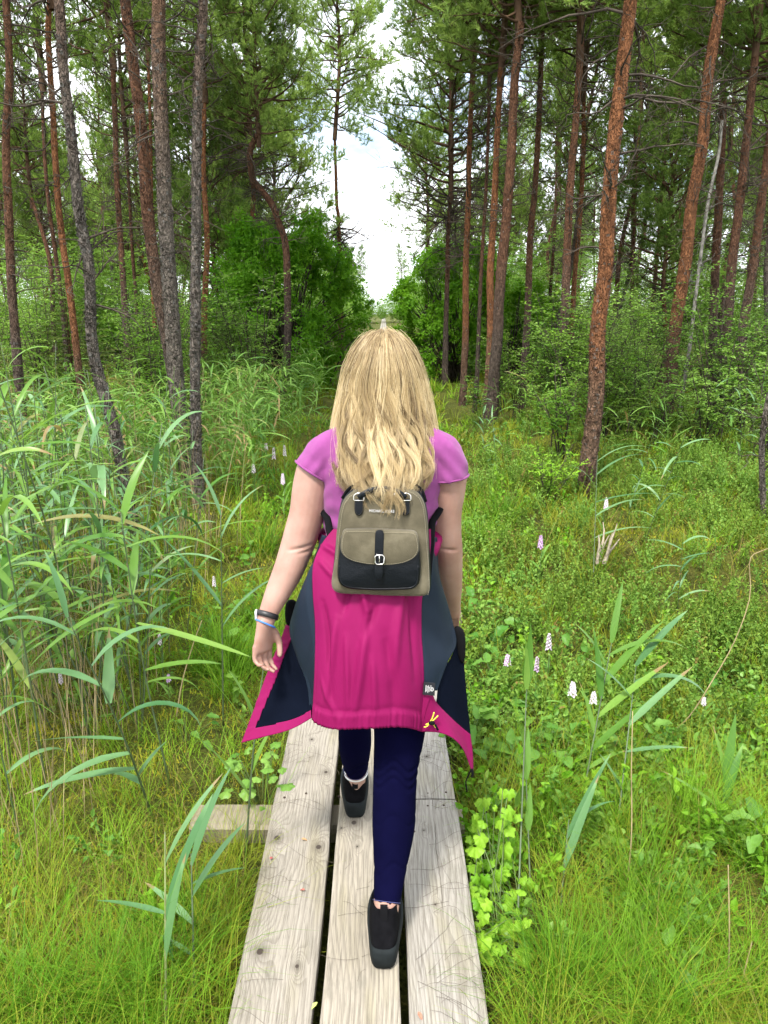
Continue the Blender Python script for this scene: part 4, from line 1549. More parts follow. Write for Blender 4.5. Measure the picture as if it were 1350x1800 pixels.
def dead_branches(g, path, rs, z0, z1, n, Lmax, fine=1.0, green=None):
    """bare crooked side branches with twigs between heights z0 and z1 of a trunk path (x, y, z, r)"""
    for q in range(n):
        z = rs.uniform(z0, z1)
        p0 = np.array([np.interp(z, path[:, 2], path[:, c]) for c in range(3)])
        r = np.interp(z, path[:, 2], path[:, 3])
        az = rs.uniform(0, 6.28)
        el = rs.normal(.05, .3)
        f = (z - z0) / max(.1, z1 - z0)
        L = Lmax * rs.uniform(.2, 1.0) * (.35 + .65 * f)
        d = np.array((math.cos(az) * math.cos(el), math.sin(az) * math.cos(el), math.sin(el)))
        if rs.uniform() < .25 * (1 - f):
            L *= .2
        n_ = 7
        br = wander(p0 + d * r * .6, d, L, n_, rs, .22, rs.normal(.0, .05))
        tube(g, br, np.linspace(.005 + .009 * L, .0025, n_ + 1), 4, rs.uniform())
        for s in range(int((3 + 6 * L) * fine)):
            i = rs.randint(1, n_)
            dd = nrm(nrm(br[i + 1] - br[i]) * .8 + nrm(rs.normal(size=3)) * .9)
            tw = wander(br[i], dd, rs.uniform(.12, .55) * (.5 + .5 * L), 4, rs, .3, .03)
            tube(g, tw, [.0042, .0035, .003, .0022, .0015], 3, rs.uniform())
            if rs.uniform() < .6:
                dd = nrm(dd + nrm(rs.normal(size=3)))
                t2 = wander(tw[2], dd, rs.uniform(.08, .25), 3, rs, .3, .03)
                tube(g, t2, [.0028, .0024, .002, .0013], 3, rs.uniform())


def trunk_mesh(path, seed, n=20, ds=.05, flakes=0, lump=1.0):
    """bark-covered trunk along rows (x, y, z, r)"""
    rs = np.random.RandomState(seed)
    L = np.linalg.norm(np.diff(path[:, :3], axis=0), axis=1).sum()
    m = max(12, int(L / ds))
    S = smooth_path(path, m)
    d, u, v = frames(S[:, :3], np.array((0, 1, 0.)))
    a = np.arange(n) * 2 * math.pi / n
    dirs = u[:, None] * np.cos(a)[None, :, None] + v[:, None] * np.sin(a)[None, :, None]
    Pn = S[:, None, :3] + dirs * .1
    nz = vnoise((Pn * (22, 22, 9)).reshape(-1, 3), seed, 1.0, 3).reshape(m, n)
    cell = rs.normal(0, 1, (m, n))
    r = S[:, 3][:, None] * (1 + .05 * nz * lump + .028 * cell * lump)
    V = S[:, None, :3] + dirs * r[..., None]
    g = Geo()
    i = np.arange(m - 1)[:, None] * n
    j = np.arange(n)[None, :]
    k = (j + 1) % n
    g.add(V.reshape(-1, 3), np.stack([i + j, i + k, i + n + k, i + n + j], -1).reshape(-1, 4))
    if flakes:
        # lifted bark scales
        q = rs.randint(0, m - 1, flakes)
        q = np.minimum(q, (rs.uniform(0, 1, flakes) ** 1.4 * (m - 1)).astype(int))
        b = rs.uniform(0, 6.28, flakes)
        dr = u[q] * np.cos(b)[:, None] + v[q] * np.sin(b)[:, None]
        tg = np.cross(d[q], dr)
        c = S[q, :3] + dr * (S[q, 3] * 1.02)[:, None]
        w_ = rs.uniform(.006, .018, flakes)[:, None]
        h = rs.uniform(.010, .034, flakes)[:, None]
        lift = rs.uniform(.004, .015, flakes)[:, None]
        FV = np.stack([c - tg * w_, c + tg * w_, c + tg * w_ * .7 + d[q] * h + dr * lift, c - tg * w_ * .8 + d[q] * h * .9 + dr * lift * 1.2], 1).reshape(-1, 3)
        g.add(FV, np.arange(flakes * 4).reshape(-1, 4), None, np.repeat(rs.uniform(.55, 1.0, flakes), 4))
    return g, S


CROWNS = []
for q in range(7):
    rs_ = np.random.RandomState(100 + q)
    H_, R_ = [(4.6, 1.9), (5.2, 2.1), (4.0, 1.7), (5.6, 1.8), (4.8, 2.3), (3.6, 1.5), (5.0, 2.0)][q]
    gb, gn = crown_variant(200 + q, H_, R_, 20, 62 if q not in (4, 6) else 84, .10, .0065, 1.25 if q not in (4, 6) else 1.6)
    CROWNS.append((gb.mesh('limbs'), gn.mesh('crown', False), H_))


def front_pine(label, pts, Y, wpx, bark_m, seed, ztop, crown, cscale=1.0, dead=(1.0, 26, 1.1), lean_y=0.0, group='pines beside the boardwalk', base_py=None, fl=500, name='pine_tree', mat_tw='twig', crot=None, light=False):
    """a pine whose trunk passes through the given photo pixels, Y metres ahead; ztop is the height of its crown's foot"""
    rs = np.random.RandomState(seed)
    W = []
    for k, (px, py) in enumerate(sorted(pts, key=lambda q: -q[1])):
        p = P(px, py, Y)
        W.append(p)
    W = np.array(W)
    # down to the ground, up to the crown
    d0 = W[0] - W[min(2, len(W) - 1)]
    d0 = d0 / abs(d0[2]) if d0[2] < -1e-6 else np.array((0, 0, -1.))
    gl = float(gz(W[0, 0], Y)) - .08
    rows = []
    if W[0, 2] > gl + .05:
        rows.append(W[0] + d0 * (W[0, 2] - gl) * np.array((.6, .6, 1)))
        rows[-1][2] = gl
    rows += list(W)
    d1 = W[-1] - W[max(0, len(W) - 3)]
    d1 = d1 / max(.2, abs(d1[2]))
    while rows[-1][2] < ztop - .3:
        st_ = min(1.2, ztop - rows[-1][2])
        rows.append(rows[-1] + d1 * st_ * np.array((.5, .5, 1)) + np.array((rs.normal(0, .03), rs.normal(0, .03), 0)))
    rows = np.array(rows)
    rows[1:, 0] += rs.normal(0, .006 + .0007 * Y, len(rows) - 1)
    zc = Y / (CP)
    r0 = wpx * (.66 if pts[0][0] < 675 else .72) / 2 / FPX * zc
    zz = rows[:, 2]
    f = np.clip((zz - zz[0]) / (ztop + 3 - zz[0]), 0, 1)
    r = r0 * (1.12 - .62 * f) + r0 * .25 * np.exp(-(zz - zz[0]) / .18)
    path = np.column_stack([rows, r])
    base = Vector((rows[0][0], rows[0][1], float(gz(rows[0][0], rows[0][1]))))
    o = thing(name, label, 'tree', base, group)
    near = Y < 10
    g, S = trunk_mesh(path, seed, 22 if near else 14, .03 if near else .06, fl if near else fl // 3)
    obj('trunk', g.mesh('trunk', True, tuple(base)), M[bark_m], o)
    if dead[1]:
        g = Geo()
        dead_branches(g, S, rs, dead[0], min(ztop + .6, S[-1, 2]), dead[1], dead[2], 1.0)
        obj('bare_branches', g.mesh('bare_branches', True, tuple(base)), M[mat_tw], o)['kind'] = 'stuff'
    if crown is not None:
        lb, cr, H_ = CROWNS[crown]
        top = S[-1, :3]
        rz = rs.uniform(0, 6.28) if crot is None else crot
        for nm, me, mt in (('limbs', lb, M['limb']), ('crown', cr, M['needle'])):
            c = obj(nm, me, mt, o)
            c.location = Vector(top) - base
            if light and nm == 'crown':
                c.material_slots[0].link = 'OBJECT'
                c.material_slots[0].material = M['needle_light']
            c.rotation_euler = (0, 0, rz)
            c.scale = (cscale,) * 3
    return o


LG = 'pines on the reedy left of the boardwalk'
RG = 'pines in the shrubs right of the boardwalk'
front_pine('leaning grey flaky-barked pine standing among the tall reeds, nearest on the left', [(100, 0), (112, 120), (126, 250), (140, 370), (152, 470), (170, 620), (200, 760), (228, 890), (243, 955)], 5.9, 27, 'bark_grey', 1, 5.0, 0, .5, (1.8, 26, 1.2), group=LG, fl=1300)
front_pine('reddish pine trunk close behind the thickest grey pine, leaning left', [(222, 0), (236, 110), (247, 220), (262, 380), (283, 520), (305, 680), (325, 830)], 8.6, 31, 'bark_mixed', 2, 5.6, 1, .5, (2.5, 22, 1.1), group=LG, fl=700)
front_pine('thickest grey flaky pine in the clump of trunks by the reeds', [(279, 0), (281, 120), (286, 260), (292, 390), (300, 520), (316, 690), (331, 840)], 8.0, 38, 'bark_grey', 3, 5.6, 2, .55, (2.2, 24, 1.0), group=LG, fl=1600)
front_pine('slim upright pine just right of the thickest grey trunk', [(356, 0), (352, 110), (350, 220), (346, 400), (342, 560), (346, 740), (351, 920)], 6.5, 25, 'bark_grey', 4, 5.0, 2, .5, (2.2, 28, 1.1), group=LG, fl=1100)
front_pine('thin reddish pine showing behind the slim upright pine on the left', [(359, 150), (358, 300), (360, 420), (360, 540), (358, 620)], 14.0, 15, 'bark_orange', 5, 5.4, 3, .9, (3, 24, 1.1), group=LG)
front_pine('crooked pine with a sharply bent orange trunk in front of the dense left bush', [(450, 235), (441, 262), (438, 292), (448, 318), (462, 340), (478, 362), (494, 392), (503, 430), (505, 500), (504, 600), (501, 700), (500, 725)], 14.5, 19, 'bark_mixed', 6, 4.9, 4, .72, (3.0, 70, 1.5), group=LG, crot=.4, light=True)
front_pine('slender red-brown pine left of the reed tops, beside the leaning grey pine', [(88, 60), (92, 180), (97, 280), (108, 400), (120, 500), (128, 560)], 11.0, 17, 'bark_orange', 7, 5.8, 5, 1.0, (2.2, 30, 1.2), group=LG)
front_pine('dark rough pine at the far left edge of the picture', [(12, 120), (15, 250), (18, 380), (25, 520)], 10.0, 22, 'bark_mixed', 8, 5.6, 1, .9, (2.0, 40, 1.4), group=LG)
front_pine('straight pine with a grey foot midway between the leaning grey pine and the trunk clump', [(198, 90), (202, 200), (207, 310), (213, 430), (219, 530)], 14.0, 16, 'bark_mixed', 9, 5.4, 6, .95, (2.8, 34, 1.2), group=LG)
front_pine('thin dark pine behind the slender red-brown pine', [(72, 130), (77, 240), (86, 340), (97, 450), (106, 530)], 16.0, 11, 'bark_mixed', 10, 5.2, 2, 1.0, (3, 26, 1.1), group=LG)
front_pine('thin pine rising right of the straight grey-footed pine', [(226, 250), (228, 340), (233, 440), (237, 530)], 19.0, 9, 'bark_mixed', 11, 5.4, 0, .95, (3, 30, 1.2), group=LG)
front_pine('thin reddish pine hidden partly behind the leaning reddish trunk', [(262, 80), (264, 220), (267, 350), (268, 480)], 17.0, 11, 'bark_orange', 12, 5.4, 3, .9, (3, 26, 1.1), group=LG)
front_pine('short red pine trunk behind the crook of the bent pine', [(442, 300), (445, 350), (446, 400)], 19.0, 14, 'bark_orange', 13, 5.0, 6, 1.0, (3.4, 26, 1.3), group=LG, light=True)
front_pine('open-crowned pine overhanging the path at the left of the sky gap', [(588, 225), (590, 300), (592, 360), (594, 410)], 24.0, 12, 'bark_orange', 14, 3.7, 6, 1.05, (2.8, 80, 2.3), group=LG, crot=2.0, light=True)

front_pine('stout orange-brown pine with peeling bark, nearest on the right', [(1106, 0), (1097, 100), (1082, 230), (1074, 350), (1063, 470), (1053, 580), (1046, 690), (1036, 800), (1029, 872)], 7.7, 36, 'bark_orange', 21, 4.6, 1, .58, (2.0, 34, 1.4), group=RG, fl=1100)
front_pine('bright orange pine leaning right behind the pale thin pole', [(1266, 0), (1247, 130), (1236, 250), (1216, 360), (1203, 460), (1190, 570), (1177, 680), (1168, 765)], 11.3, 29, 'bark_orange', 22, 5.6, 0, .6, (2.6, 34, 1.3), group=RG, fl=900)
front_pine('dark-footed pine, thickest of the cluster right of the bush', [(916, 40), (906, 150), (898, 260), (889, 380), (881, 490), (875, 580), (868, 660)], 13.0, 25, 'bark_mixed', 23, 5.4, 6, 1.0, (2.8, 40, 1.4), group=RG, fl=600, light=True)
front_pine('red pine trunk touching the dark-footed pine from the left', [(882, 120), (875, 250), (869, 370), (863, 480), (860, 600)], 14.0, 17, 'bark_orange', 24, 5.4, 0, .95, (2.8, 34, 1.3), group=RG, light=True)
front_pine('orange pine standing right in front of the right-hand bush', [(831, 130), (827, 250), (824, 360), (820, 470), (817, 580), (814, 680)], 16.0, 15, 'bark_orange', 25, 5.2, 4, 1.0, (2.8, 60, 1.8), group=RG, light=True)
front_pine('very thin grey-brown pole between the orange pine and the red pine', [(858, 240), (853, 350), (846, 480), (840, 600), (835, 700)], 15.0, 9, 'bark_mixed', 26, 5.6, 5, .6, (2.5, 24, .9), group=RG)
front_pine('slim pine standing just right of the dark-footed pine', [(952, 60), (947, 200), (940, 320), (932, 430), (925, 560)], 15.0, 16, 'bark_mixed', 27, 5.4, 1, .95, (2.8, 34, 1.3), group=RG, light=True)
front_pine('brown pine midway between the slim pine and the stout orange-brown pine', [(1019, 70), (1013, 200), (1004, 330), (997, 450), (990, 560), (986, 640)], 13.0, 20, 'bark_mixed', 28, 5.2, 2, 1.0, (2.6, 40, 1.3), group=RG)
front_pine('thin pine half hidden behind the brown middle pine', [(1029, 150), (1022, 280), (1017, 400), (1010, 500)], 16.0, 12, 'bark_orange', 29, 5.4, 5, 1.0, (3, 30, 1.2), group=RG)
front_pine('pine at the far right leaning outward, second from the right edge', [(1327, 100), (1313, 240), (1300, 350), (1288, 470), (1276, 570), (1267, 660)], 12.0, 22, 'bark_mixed', 30, 5.0, 3, .9, (2.4, 36, 1.3), group=RG)
front_pine('pine cut by the right edge of the picture', [(1356, 230), (1342, 340), (1325, 460), (1310, 560), (1300, 630)], 12.4, 21, 'bark_mixed', 31, 5.0, 0, .9, (2.4, 36, 1.3), group=RG)
front_pine('brown pine between the bright orange pine and the leaning far-right pine', [(1268, 220), (1264, 330), (1258, 440), (1254, 550), (1249, 640)], 14.0, 20, 'bark_mixed', 32, 5.2, 6, .95, (2.6, 36, 1.3), group=RG)
pole = front_pine('pale grey dead birch pole leaning beside the bright orange pine', [(1260, 270), (1246, 350), (1234, 430), (1222, 530), (1212, 620), (1200, 710)], 11.8, 8, 'birch', 33, 4.4, None, 1, (2.2, 10, .6), group=None, name='birch_pole', mat_tw='birch')
front_pine('thin dark pine stem right of the stout orange-brown pine', [(1128, 180), (1122, 300), (1115, 430), (1108, 560)], 19.0, 9, 'bark_mixed', 34, 5.2, 2, .9, (2.5, 40, 1.3), group=RG)
front_pine('thin dark pine stem left of the bright orange pine', [(1180, 140), (1170, 260), (1160, 400), (1148, 560)], 20.0, 10, 'bark_mixed', 35, 5.4, 4, .9, (2.5, 40, 1.3), group=RG)
front_pine('thin crooked stem close to the left of the stout orange-brown pine', [(980, 260), (973, 400), (966, 520)], 22.0, 8, 'bark_mixed', 36, 5.2, 1, .9, (2.5, 40, 1.3), group=RG)

front_pine('densely needled pine leaning its crown over the path at the right of the sky gap', [(792, 330), (789, 400), (787, 470), (785, 560)], 19.0, 12, 'bark_mixed', 40, 4.0, 4, 1.1, (2.8, 90, 2.6), group=RG, crot=1.0, light=True)
front_pine('dark conical pine behind the right-hand bush', [(752, 430), (751, 470), (750, 520)], 29.0, 10, 'bark_mixed', 41, 2.6, 5, 1.15, (1.5, 20, 1.0), group=RG)
# background pines: a few shapes copied through the wood, each with its own trunk, branches and crown
BG = []
for q in range(6):
    rs = np.random.RandomState(300 + q)
    H_ = [5.2, 4.4, 3.4, 5.8, 2.6, 4.8][q]
    pth = np.array([(0, 0, -.1, .085), (rs.normal(0, .05), rs.normal(0, .05), H_ * .3, .07), (rs.normal(0, .13), rs.normal(0, .13), H_ * .65, .058), (rs.normal(0, .15), rs.normal(0, .15), H_, .045)])
    g, S = trunk_mesh(pth, 300 + q, 9, .16, 0)
    tm_ = g.mesh('trunk')
    g = Geo()
    dead_branches(g, S, rs, min(1.8, H_ * .5), H_ + .4, 46, 1.4, .8)
    BG.append((tm_, g.mesh('bare_branches'), CROWNS[q], Vector(S[-1, :3])))
rb = np.random.RandomState(77)
bg_used = {}
placed = [P(q, 700, yy)[:2] for q, yy in ((243, 5.9), (325, 8.6), (351, 6.5), (1029, 7.7), (1168, 11.3))]


def bg_pine(x, y, q, label, group):
    tm_, dm, (lb, cr, H_), top = BG[q]
    o = thing('pine_tree', label, 'tree', (x, y, float(gz(x, y))), group)
    o.rotation_euler = (rb.normal(0, .03), rb.normal(0, .03), rb.uniform(0, 6.28))
    s = rb.uniform(.85, 1.12)
    o.scale = (s, s, s * rb.uniform(.95, 1.1))
    obj('trunk', tm_, M[['bark_mixed', 'bark_grey', 'bark_orange', 'bark_mixed', 'bark_orange', 'bark_mixed'][q]], o)
    obj('bare_branches', dm, M['twig'], o)['kind'] = 'stuff'
    for nm, me, mt in (('limbs', lb, M['limb']), ('crown', cr, M['needle'])):
        c = obj(nm, me, mt, o)
        c.location = top
        c.rotation_euler = (0, 0, rb.uniform(0, 6.28))
    return o


n_bg = 0
tries = 0
while n_bg < 41 and tries < 6000:
    tries += 1
    y = rb.uniform(15.5, 44)
    x = rb.uniform(-.56, .56) * y
    clear = 2.7 + .02 * y + (1.0 if y < 22 else 0)
    if abs(x) < clear:
        continue
    if min(np.hypot(x - a, y - b) for a, b in placed) < 1.25 + .012 * y:
        continue
    placed.append((x, y))
    L = x < 0
    q = rb.randint(0, 6)
    kind = ['tall brown-barked pine with a high crown', 'grey-barked pine with a mid-height crown', 'short orange-barked pine with a low crown', 'tallest brown-barked pine with its crown above the frame', 'young low-crowned pine green almost to the ground', 'slender brown pine with a spreading crown'][q]
    side = 'left' if L else 'right'
    bg_pine(x, y, q, '%s, deep in the wood %s of the path' % (kind.replace(' above the frame', ' set high'), side), '%s, background %s' % (kind.split(' with')[0].split(' green')[0], side))
    n_bg += 1


# ------------------------------------------------------------------ scattering of uncountable growth
def proto_collection(name, meshes):
    col = bpy.data.collections.new(name)
    for k, (me, mat) in enumerate(meshes):
        if len(me.materials) == 0:
            for m_ in (mat if isinstance(mat, (list, tuple)) else [mat]):
                me.materials.append(m_)
        o = bpy.data.objects.new('%s_%02d' % (name, k), me)
        col.objects.link(o)
    return col


def scatter(name, label, cat, pts, rot, scl, idx, col, parent=None):
    me = mesh_np(name, pts, [])
    a = me.attributes.new('rot', 'FLOAT_VECTOR', 'POINT')
    a.data.foreach_set('vector', np.asarray(rot, np.float32).ravel())
    a = me.attributes.new('scl', 'FLOAT', 'POINT')
    a.data.foreach_set('value', np.asarray(scl, np.float32))
    a = me.attributes.new('idx', 'INT', 'POINT')
    a.data.foreach_set('value', np.asarray(idx, np.int32))
    o = obj(name, me)
    tag(o, label, cat, None, 'stuff')
    ng = bpy.data.node_groups.new(name, 'GeometryNodeTree')
    ng.interface.new_socket('Geometry', in_out='INPUT', socket_type='NodeSocketGeometry')
    ng.interface.new_socket('Geometry', in_out='OUTPUT', socket_type='NodeSocketGeometry')
    N = ng.nodes.new
    gi, go = N('NodeGroupInput'), N('NodeGroupOutput')
    ci = N('GeometryNodeCollectionInfo')
    ci.inputs['Collection'].default_value = col
    ci.inputs['Separate Children'].default_value = True
    ci.inputs['Reset Children'].default_value = True
    ip = N('GeometryNodeInstanceOnPoints')
    ip.inputs['Pick Instance'].default_value = True
    def attr(nm, ty):
        n = N('GeometryNodeInputNamedAttribute')
        n.data_type = ty
        n.inputs['Name'].default_value = nm
        return [s for s in n.outputs if s.enabled and s.name == 'Attribute'][0]
    er = N('FunctionNodeEulerToRotation')
    L = ng.links.new
    L(attr('rot', 'FLOAT_VECTOR'), er.inputs[0])
    L(gi.outputs[0], ip.inputs['Points'])
    L(ci.outputs[0], ip.inputs['Instance'])
    L(attr('idx', 'INT'), ip.inputs['Instance Index'])
    L(er.outputs[0], ip.inputs['Rotation'])
    L(attr('scl', 'FLOAT'), ip.inputs['Scale'])
    L(ip.outputs[0], go.inputs[0])
    md = o.modifiers.new('scatter', 'NODES')
    md.node_group = ng
    return o


# far wood: whole pines in one mass behind the individual ones
far_protos = []
for q in range(4):
    tm_, dm, (lb, cr, H_), top = BG[q]
    g = Geo()
    mats, allV, allT, mi = [], [], [], []
    nV = 0
    quads, tris, mq, mt_ = [], [], [], []
    for k, (me, off) in enumerate(((tm_, Vector()), (dm, Vector()), (lb, top), (cr, top))):
        co = me_co(me) + np.array(off)
        ls = np.empty(len(me.polygons), np.int32)
        lt = np.empty(len(me.polygons), np.int32)
        lv = np.empty(len(me.loops), np.int32)
        me.polygons.foreach_get('loop_start', ls)
        me.polygons.foreach_get('loop_total', lt)
        me.loops.foreach_get('vertex_index', lv)
        for tot, acc, mm in ((4, quads, mq), (3, tris, mt_)):
            s_ = ls[lt == tot]
            if len(s_):
                acc.append(lv[s_[:, None] + np.arange(tot)] + nV)
                mm += [k] * len(s_)
        allV.append(co)
        nV += len(co)
    V = np.vstack(allV)
    polys, mi = [], []
    if quads:
        polys.append(np.vstack(quads))
        mi += mq
    if tris:
        polys.append(np.vstack(tris))
        mi += mt_
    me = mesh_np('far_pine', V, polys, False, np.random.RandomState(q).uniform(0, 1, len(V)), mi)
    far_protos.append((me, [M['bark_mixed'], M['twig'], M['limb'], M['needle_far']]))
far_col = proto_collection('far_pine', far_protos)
pts = []
rf = np.random.RandomState(9)
while len(pts) < 130:
    y = 42 + 110 * rf.uniform() ** 1.6
    x = rf.uniform(-.60, .60) * y
    if abs(x) < 2.9 and y < 125:
        continue
    pts.append((x, y, 0.0))
pts = np.array(pts)
n = len(pts)
scatter('far_pine_wood', 'dense mass of pines far off on both sides of the path', 'wood', pts, np.column_stack([rf.normal(0, .03, n), rf.normal(0, .03, n), rf.uniform(0, 6.28, n)]), rf.uniform(.85, 1.15, n), rf.randint(0, 4, n), far_col)

# ------------------------------------------------------------------ bushes and shrubs
def leaf_quads(g, C, D, Nn, ln, wd, rs, tint, fold=.25):
    """folded diamond leaves at C pointing along D, facing Nn"""
    n = len(C)
    D = nrm(D)
    S = nrm(np.cross(D, Nn))
    Nn = np.cross(S, D)
    ln = np.broadcast_to(ln, (n,))[:, None]
    wd = np.broadcast_to(wd, (n,))[:, None]
    b = C
    m1 = C + D * ln * .28
    m2 = C + D * ln * .66
    tip = C + D * ln - Nn * ln * .12
    up = Nn * wd * fold
    V = np.stack([b, m1 - S * wd * .46 + up, m2 - S * wd * .42 + up, tip, m2 + S * wd * .42 + up, m1 + S * wd * .46 + up, C + D * ln * .5], 1).reshape(-1, 3)
    k = np.arange(n)[:, None] * 7
    T = np.concatenate([k + np.array(q) for q in ((6, 1, 0), (6, 2, 1), (6, 3, 2), (6, 4, 3), (6, 5, 4), (6, 0, 5))]).reshape(-1, 3)
    g.add(V, None, T, np.repeat(np.broadcast_to(tint, (n,)), 7))


def leaf_diamonds(g, C, D, Nn, ln, wd, tint):
    n = len(C)
    D = nrm(D)
    S = nrm(np.cross(D, Nn))
    Nn = np.cross(S, D)
    ln = np.broadcast_to(ln, (n,))[:, None]
    wd = np.broadcast_to(wd, (n,))[:, None]
    V = np.stack([C, C + D * ln * .45 - S * wd * .5 + Nn * wd * .15, C + D * ln, C + D * ln * .45 + S * wd * .5 + Nn * wd * .15], 1).reshape(-1, 3)
    k = np.arange(n)[:, None] * 4
    g.add(V, None, np.concatenate([k + np.array((0, 1, 2)), k + np.array((0, 2, 3))]), np.repeat(np.broadcast_to(tint, (n,)), 4))


def big_bush(label, c, rx, ry, h, seed, n_tw=210, per=85, leaf=.06, mat='bush', name='leafy_bush'):
    """dense deciduous bush: stems fanning up, leafy sprays on an uneven outline"""
    rs = np.random.RandomState(seed)
    base = Vector((c[0], c[1], float(gz(c[0], c[1]))))
    o = thing(name, label, 'bush', base, None)
    gs, gl = Geo(), Geo()
    for q in range(n_tw):
        u = rs.uniform(-1, 1)
        a = rs.uniform(0, 6.28)
        zc = .08 + .90 * rs.uniform() ** .8
        prof = math.sqrt(max(.02, 1 - (max(0, zc - .42) / .62) ** 2)) * (.72 + .28 * min(1, zc / .35))
        lump = 1 + .20 * math.sin(3 * a + 5 * zc + seed) + .15 * math.sin(7 * a - 9 * zc) + (.22 if q % 9 == 0 else 0)
        rr = prof * lump * rs.uniform(.72, 1.0) ** .5
        e = np.array((rx * rr * math.cos(a), ry * rr * math.sin(a), h * zc * (1 + .07 * math.sin(5 * a + seed))))
        foot = np.array((rs.normal(0, .16 * rx), rs.normal(0, .16 * ry), 0))
        mid = foot * .5 + e * .5 + (0, 0, h * .10)
        br = smooth_path(np.array([foot, mid, e]), 7)
        if q % 3 == 0:
            tube(gs, br, np.linspace(.022, .005, 7), 4, rs.uniform())
        out = nrm(e * (1 / rx, 1 / ry, .9 / h) + (0, 0, .15))
        n = int(per * rs.uniform(.6, 1.3))
        # sprays: leaves strung along little twigs
        ntw = 6
        tips = e + rs.normal(0, 1, (ntw, 3)) * (.19, .19, .17) * (rx * .55)
        w_ = rs.uniform(0, 1, (n, 1))
        k = rs.randint(0, ntw, n)
        C = e * (1 - w_) + tips[k] * w_ + rs.normal(0, .05, (n, 3))
        D = nrm(tips[k] - e) * .6 + rs.normal(0, .6, (n, 3)) + (0, 0, -.05)
        Nn = nrm(out * .9 + rs.normal(0, .5, (n, 3)) + (0, 0, .8))
        tl = np.clip(rs.uniform(.1, .9) * .6 + rs.uniform(0, .4, n), 0, 1)
        leaf_diamonds(gl, C, D, Nn, leaf * rs.uniform(.7, 1.3, n), leaf * .62 * rs.uniform(.8, 1.2, n), tl)
    obj('stems', gs.mesh('stems'), M['twig'], o)
    obj('foliage', gl.mesh('foliage', False), M[mat], o)
    return o


big_bush('large dense bright green bush behind the crooked pine', (-2.2, 17.6), 1.5, 1.4, 3.6, 5, 320, 120, .085)
big_bush('rounded dark green bush right of the path behind the orange pine', (1.95, 21.5), 1.4, 1.4, 3.5, 8, 270, 115, .088)
big_bush('small bright bush filling the gap behind the dark-footed pine', (3.35, 20.5), 1.0, 1.0, 2.3, 9, 120, 100, .08)
big_bush('low pale bush at the far end of the path on the left', (-2.3, 27), 1.0, 1.2, 2.0, 10, 90, 80, .07, 'shrub_dark')
big_bush('tall feathery green bush far along the right of the path', (2.9, 31), 1.2, 1.3, 4.2, 11, 120, 80, .08, 'shrub_dark')
big_bush('round pale bush far along the left of the path', (-2.9, 36), 1.2, 1.3, 3.2, 12, 90, 80, .09, 'shrub')


def shrub_meshes(seed, h, spread, leaf, n_st=7, dens=1.0):
    """open shrub: thin stems with alternate leaves in flat sprays"""
    rs = np.random.RandomState(seed)
    gs, gl = Geo(), Geo()
    for q in range(n_st):
        a = rs.uniform(0, 6.28)
        top = np.array((math.cos(a) * spread * rs.uniform(.2, 1), math.sin(a) * spread * rs.uniform(.2, 1), h * rs.uniform(.6, 1.05)))
        foot = np.array((rs.normal(0, .05), rs.normal(0, .05), -.03))
        st_ = smooth_path(np.array([foot, foot * .5 + top * .5 + (rs.normal(0, .05), rs.normal(0, .05), h * .06), top]), 9)
        tube(gs, st_, np.linspace(.009, .003, 9), 4, rs.uniform())
        for s in range(int(11 * dens)):
            u = rs.uniform(.28, 1.0)
            x = u * 8
            i = min(7, int(x))
            b = st_[i] + (st_[i + 1] - st_[i]) * (x - i)
            az = rs.uniform(0, 6.28)
            d = nrm(np.array((math.cos(az), math.sin(az), rs.uniform(-.05, .55))))
            L = h * rs.uniform(.12, .26)
            tw = wander(b, d, L, 4, rs, .15, .0)
            tube(gs, tw, [.0035, .003, .0025, .002, .0012], 3, rs.uniform())
            m = int(rs.randint(7, 13))
            w_ = np.linspace(.15, 1, m)
            C = np.stack([np.interp(w_ * 4, np.arange(5), tw[:, c]) for c in range(3)], -1)
            sd = nrm(np.cross(d, (0, 0, 1))) * np.where(np.arange(m) % 2, 1, -1)[:, None]
            D = sd * .9 + d * .6 + rs.normal(0, .25, (m, 3))
            Nn = np.array((0, 0, 1.)) + rs.normal(0, .3, (m, 3))
            leaf_quads(gl, C, D, nrm(Nn), leaf * rs.uniform(.65, 1.2, m), leaf * .58 * rs.uniform(.8, 1.15, m), rs, np.clip(rs.uniform(0, .7) + rs.uniform(0, .3, m), 0, 1), .18)
    return gs.mesh('stems'), gl.mesh('foliage', False)


SHR = [shrub_meshes(400, 1.5, .55, .055, 8, 1.2), shrub_meshes(401, 1.1, .5, .05, 7, 1.1), shrub_meshes(402, 1.9, .6, .055, 9, 1.3), shrub_meshes(403, .8, .45, .045, 7, 1.0), shrub_meshes(404, 2.4, .7, .055, 9, 1.6)]


def shrub(x, y, q, s, mat, label, group):
    o = thing('shrub', label, 'shrub', (x, y, float(gz(x, y))), group)
    o.rotation_euler = (0, 0, rsh.uniform(0, 6.28))
    o.scale = (s, s, s * rsh.uniform(.9, 1.1))
    a = obj('stems', SHR[q][0], M['twig'], o)
    me = SHR[q][1]
    b = obj('foliage', me, M['shrub'], o)
    if mat != 'shrub':
        b.material_slots[0].link = 'OBJECT'
        b.material_slots[0].material = M[mat]
    return o


rsh = np.random.RandomState(12)
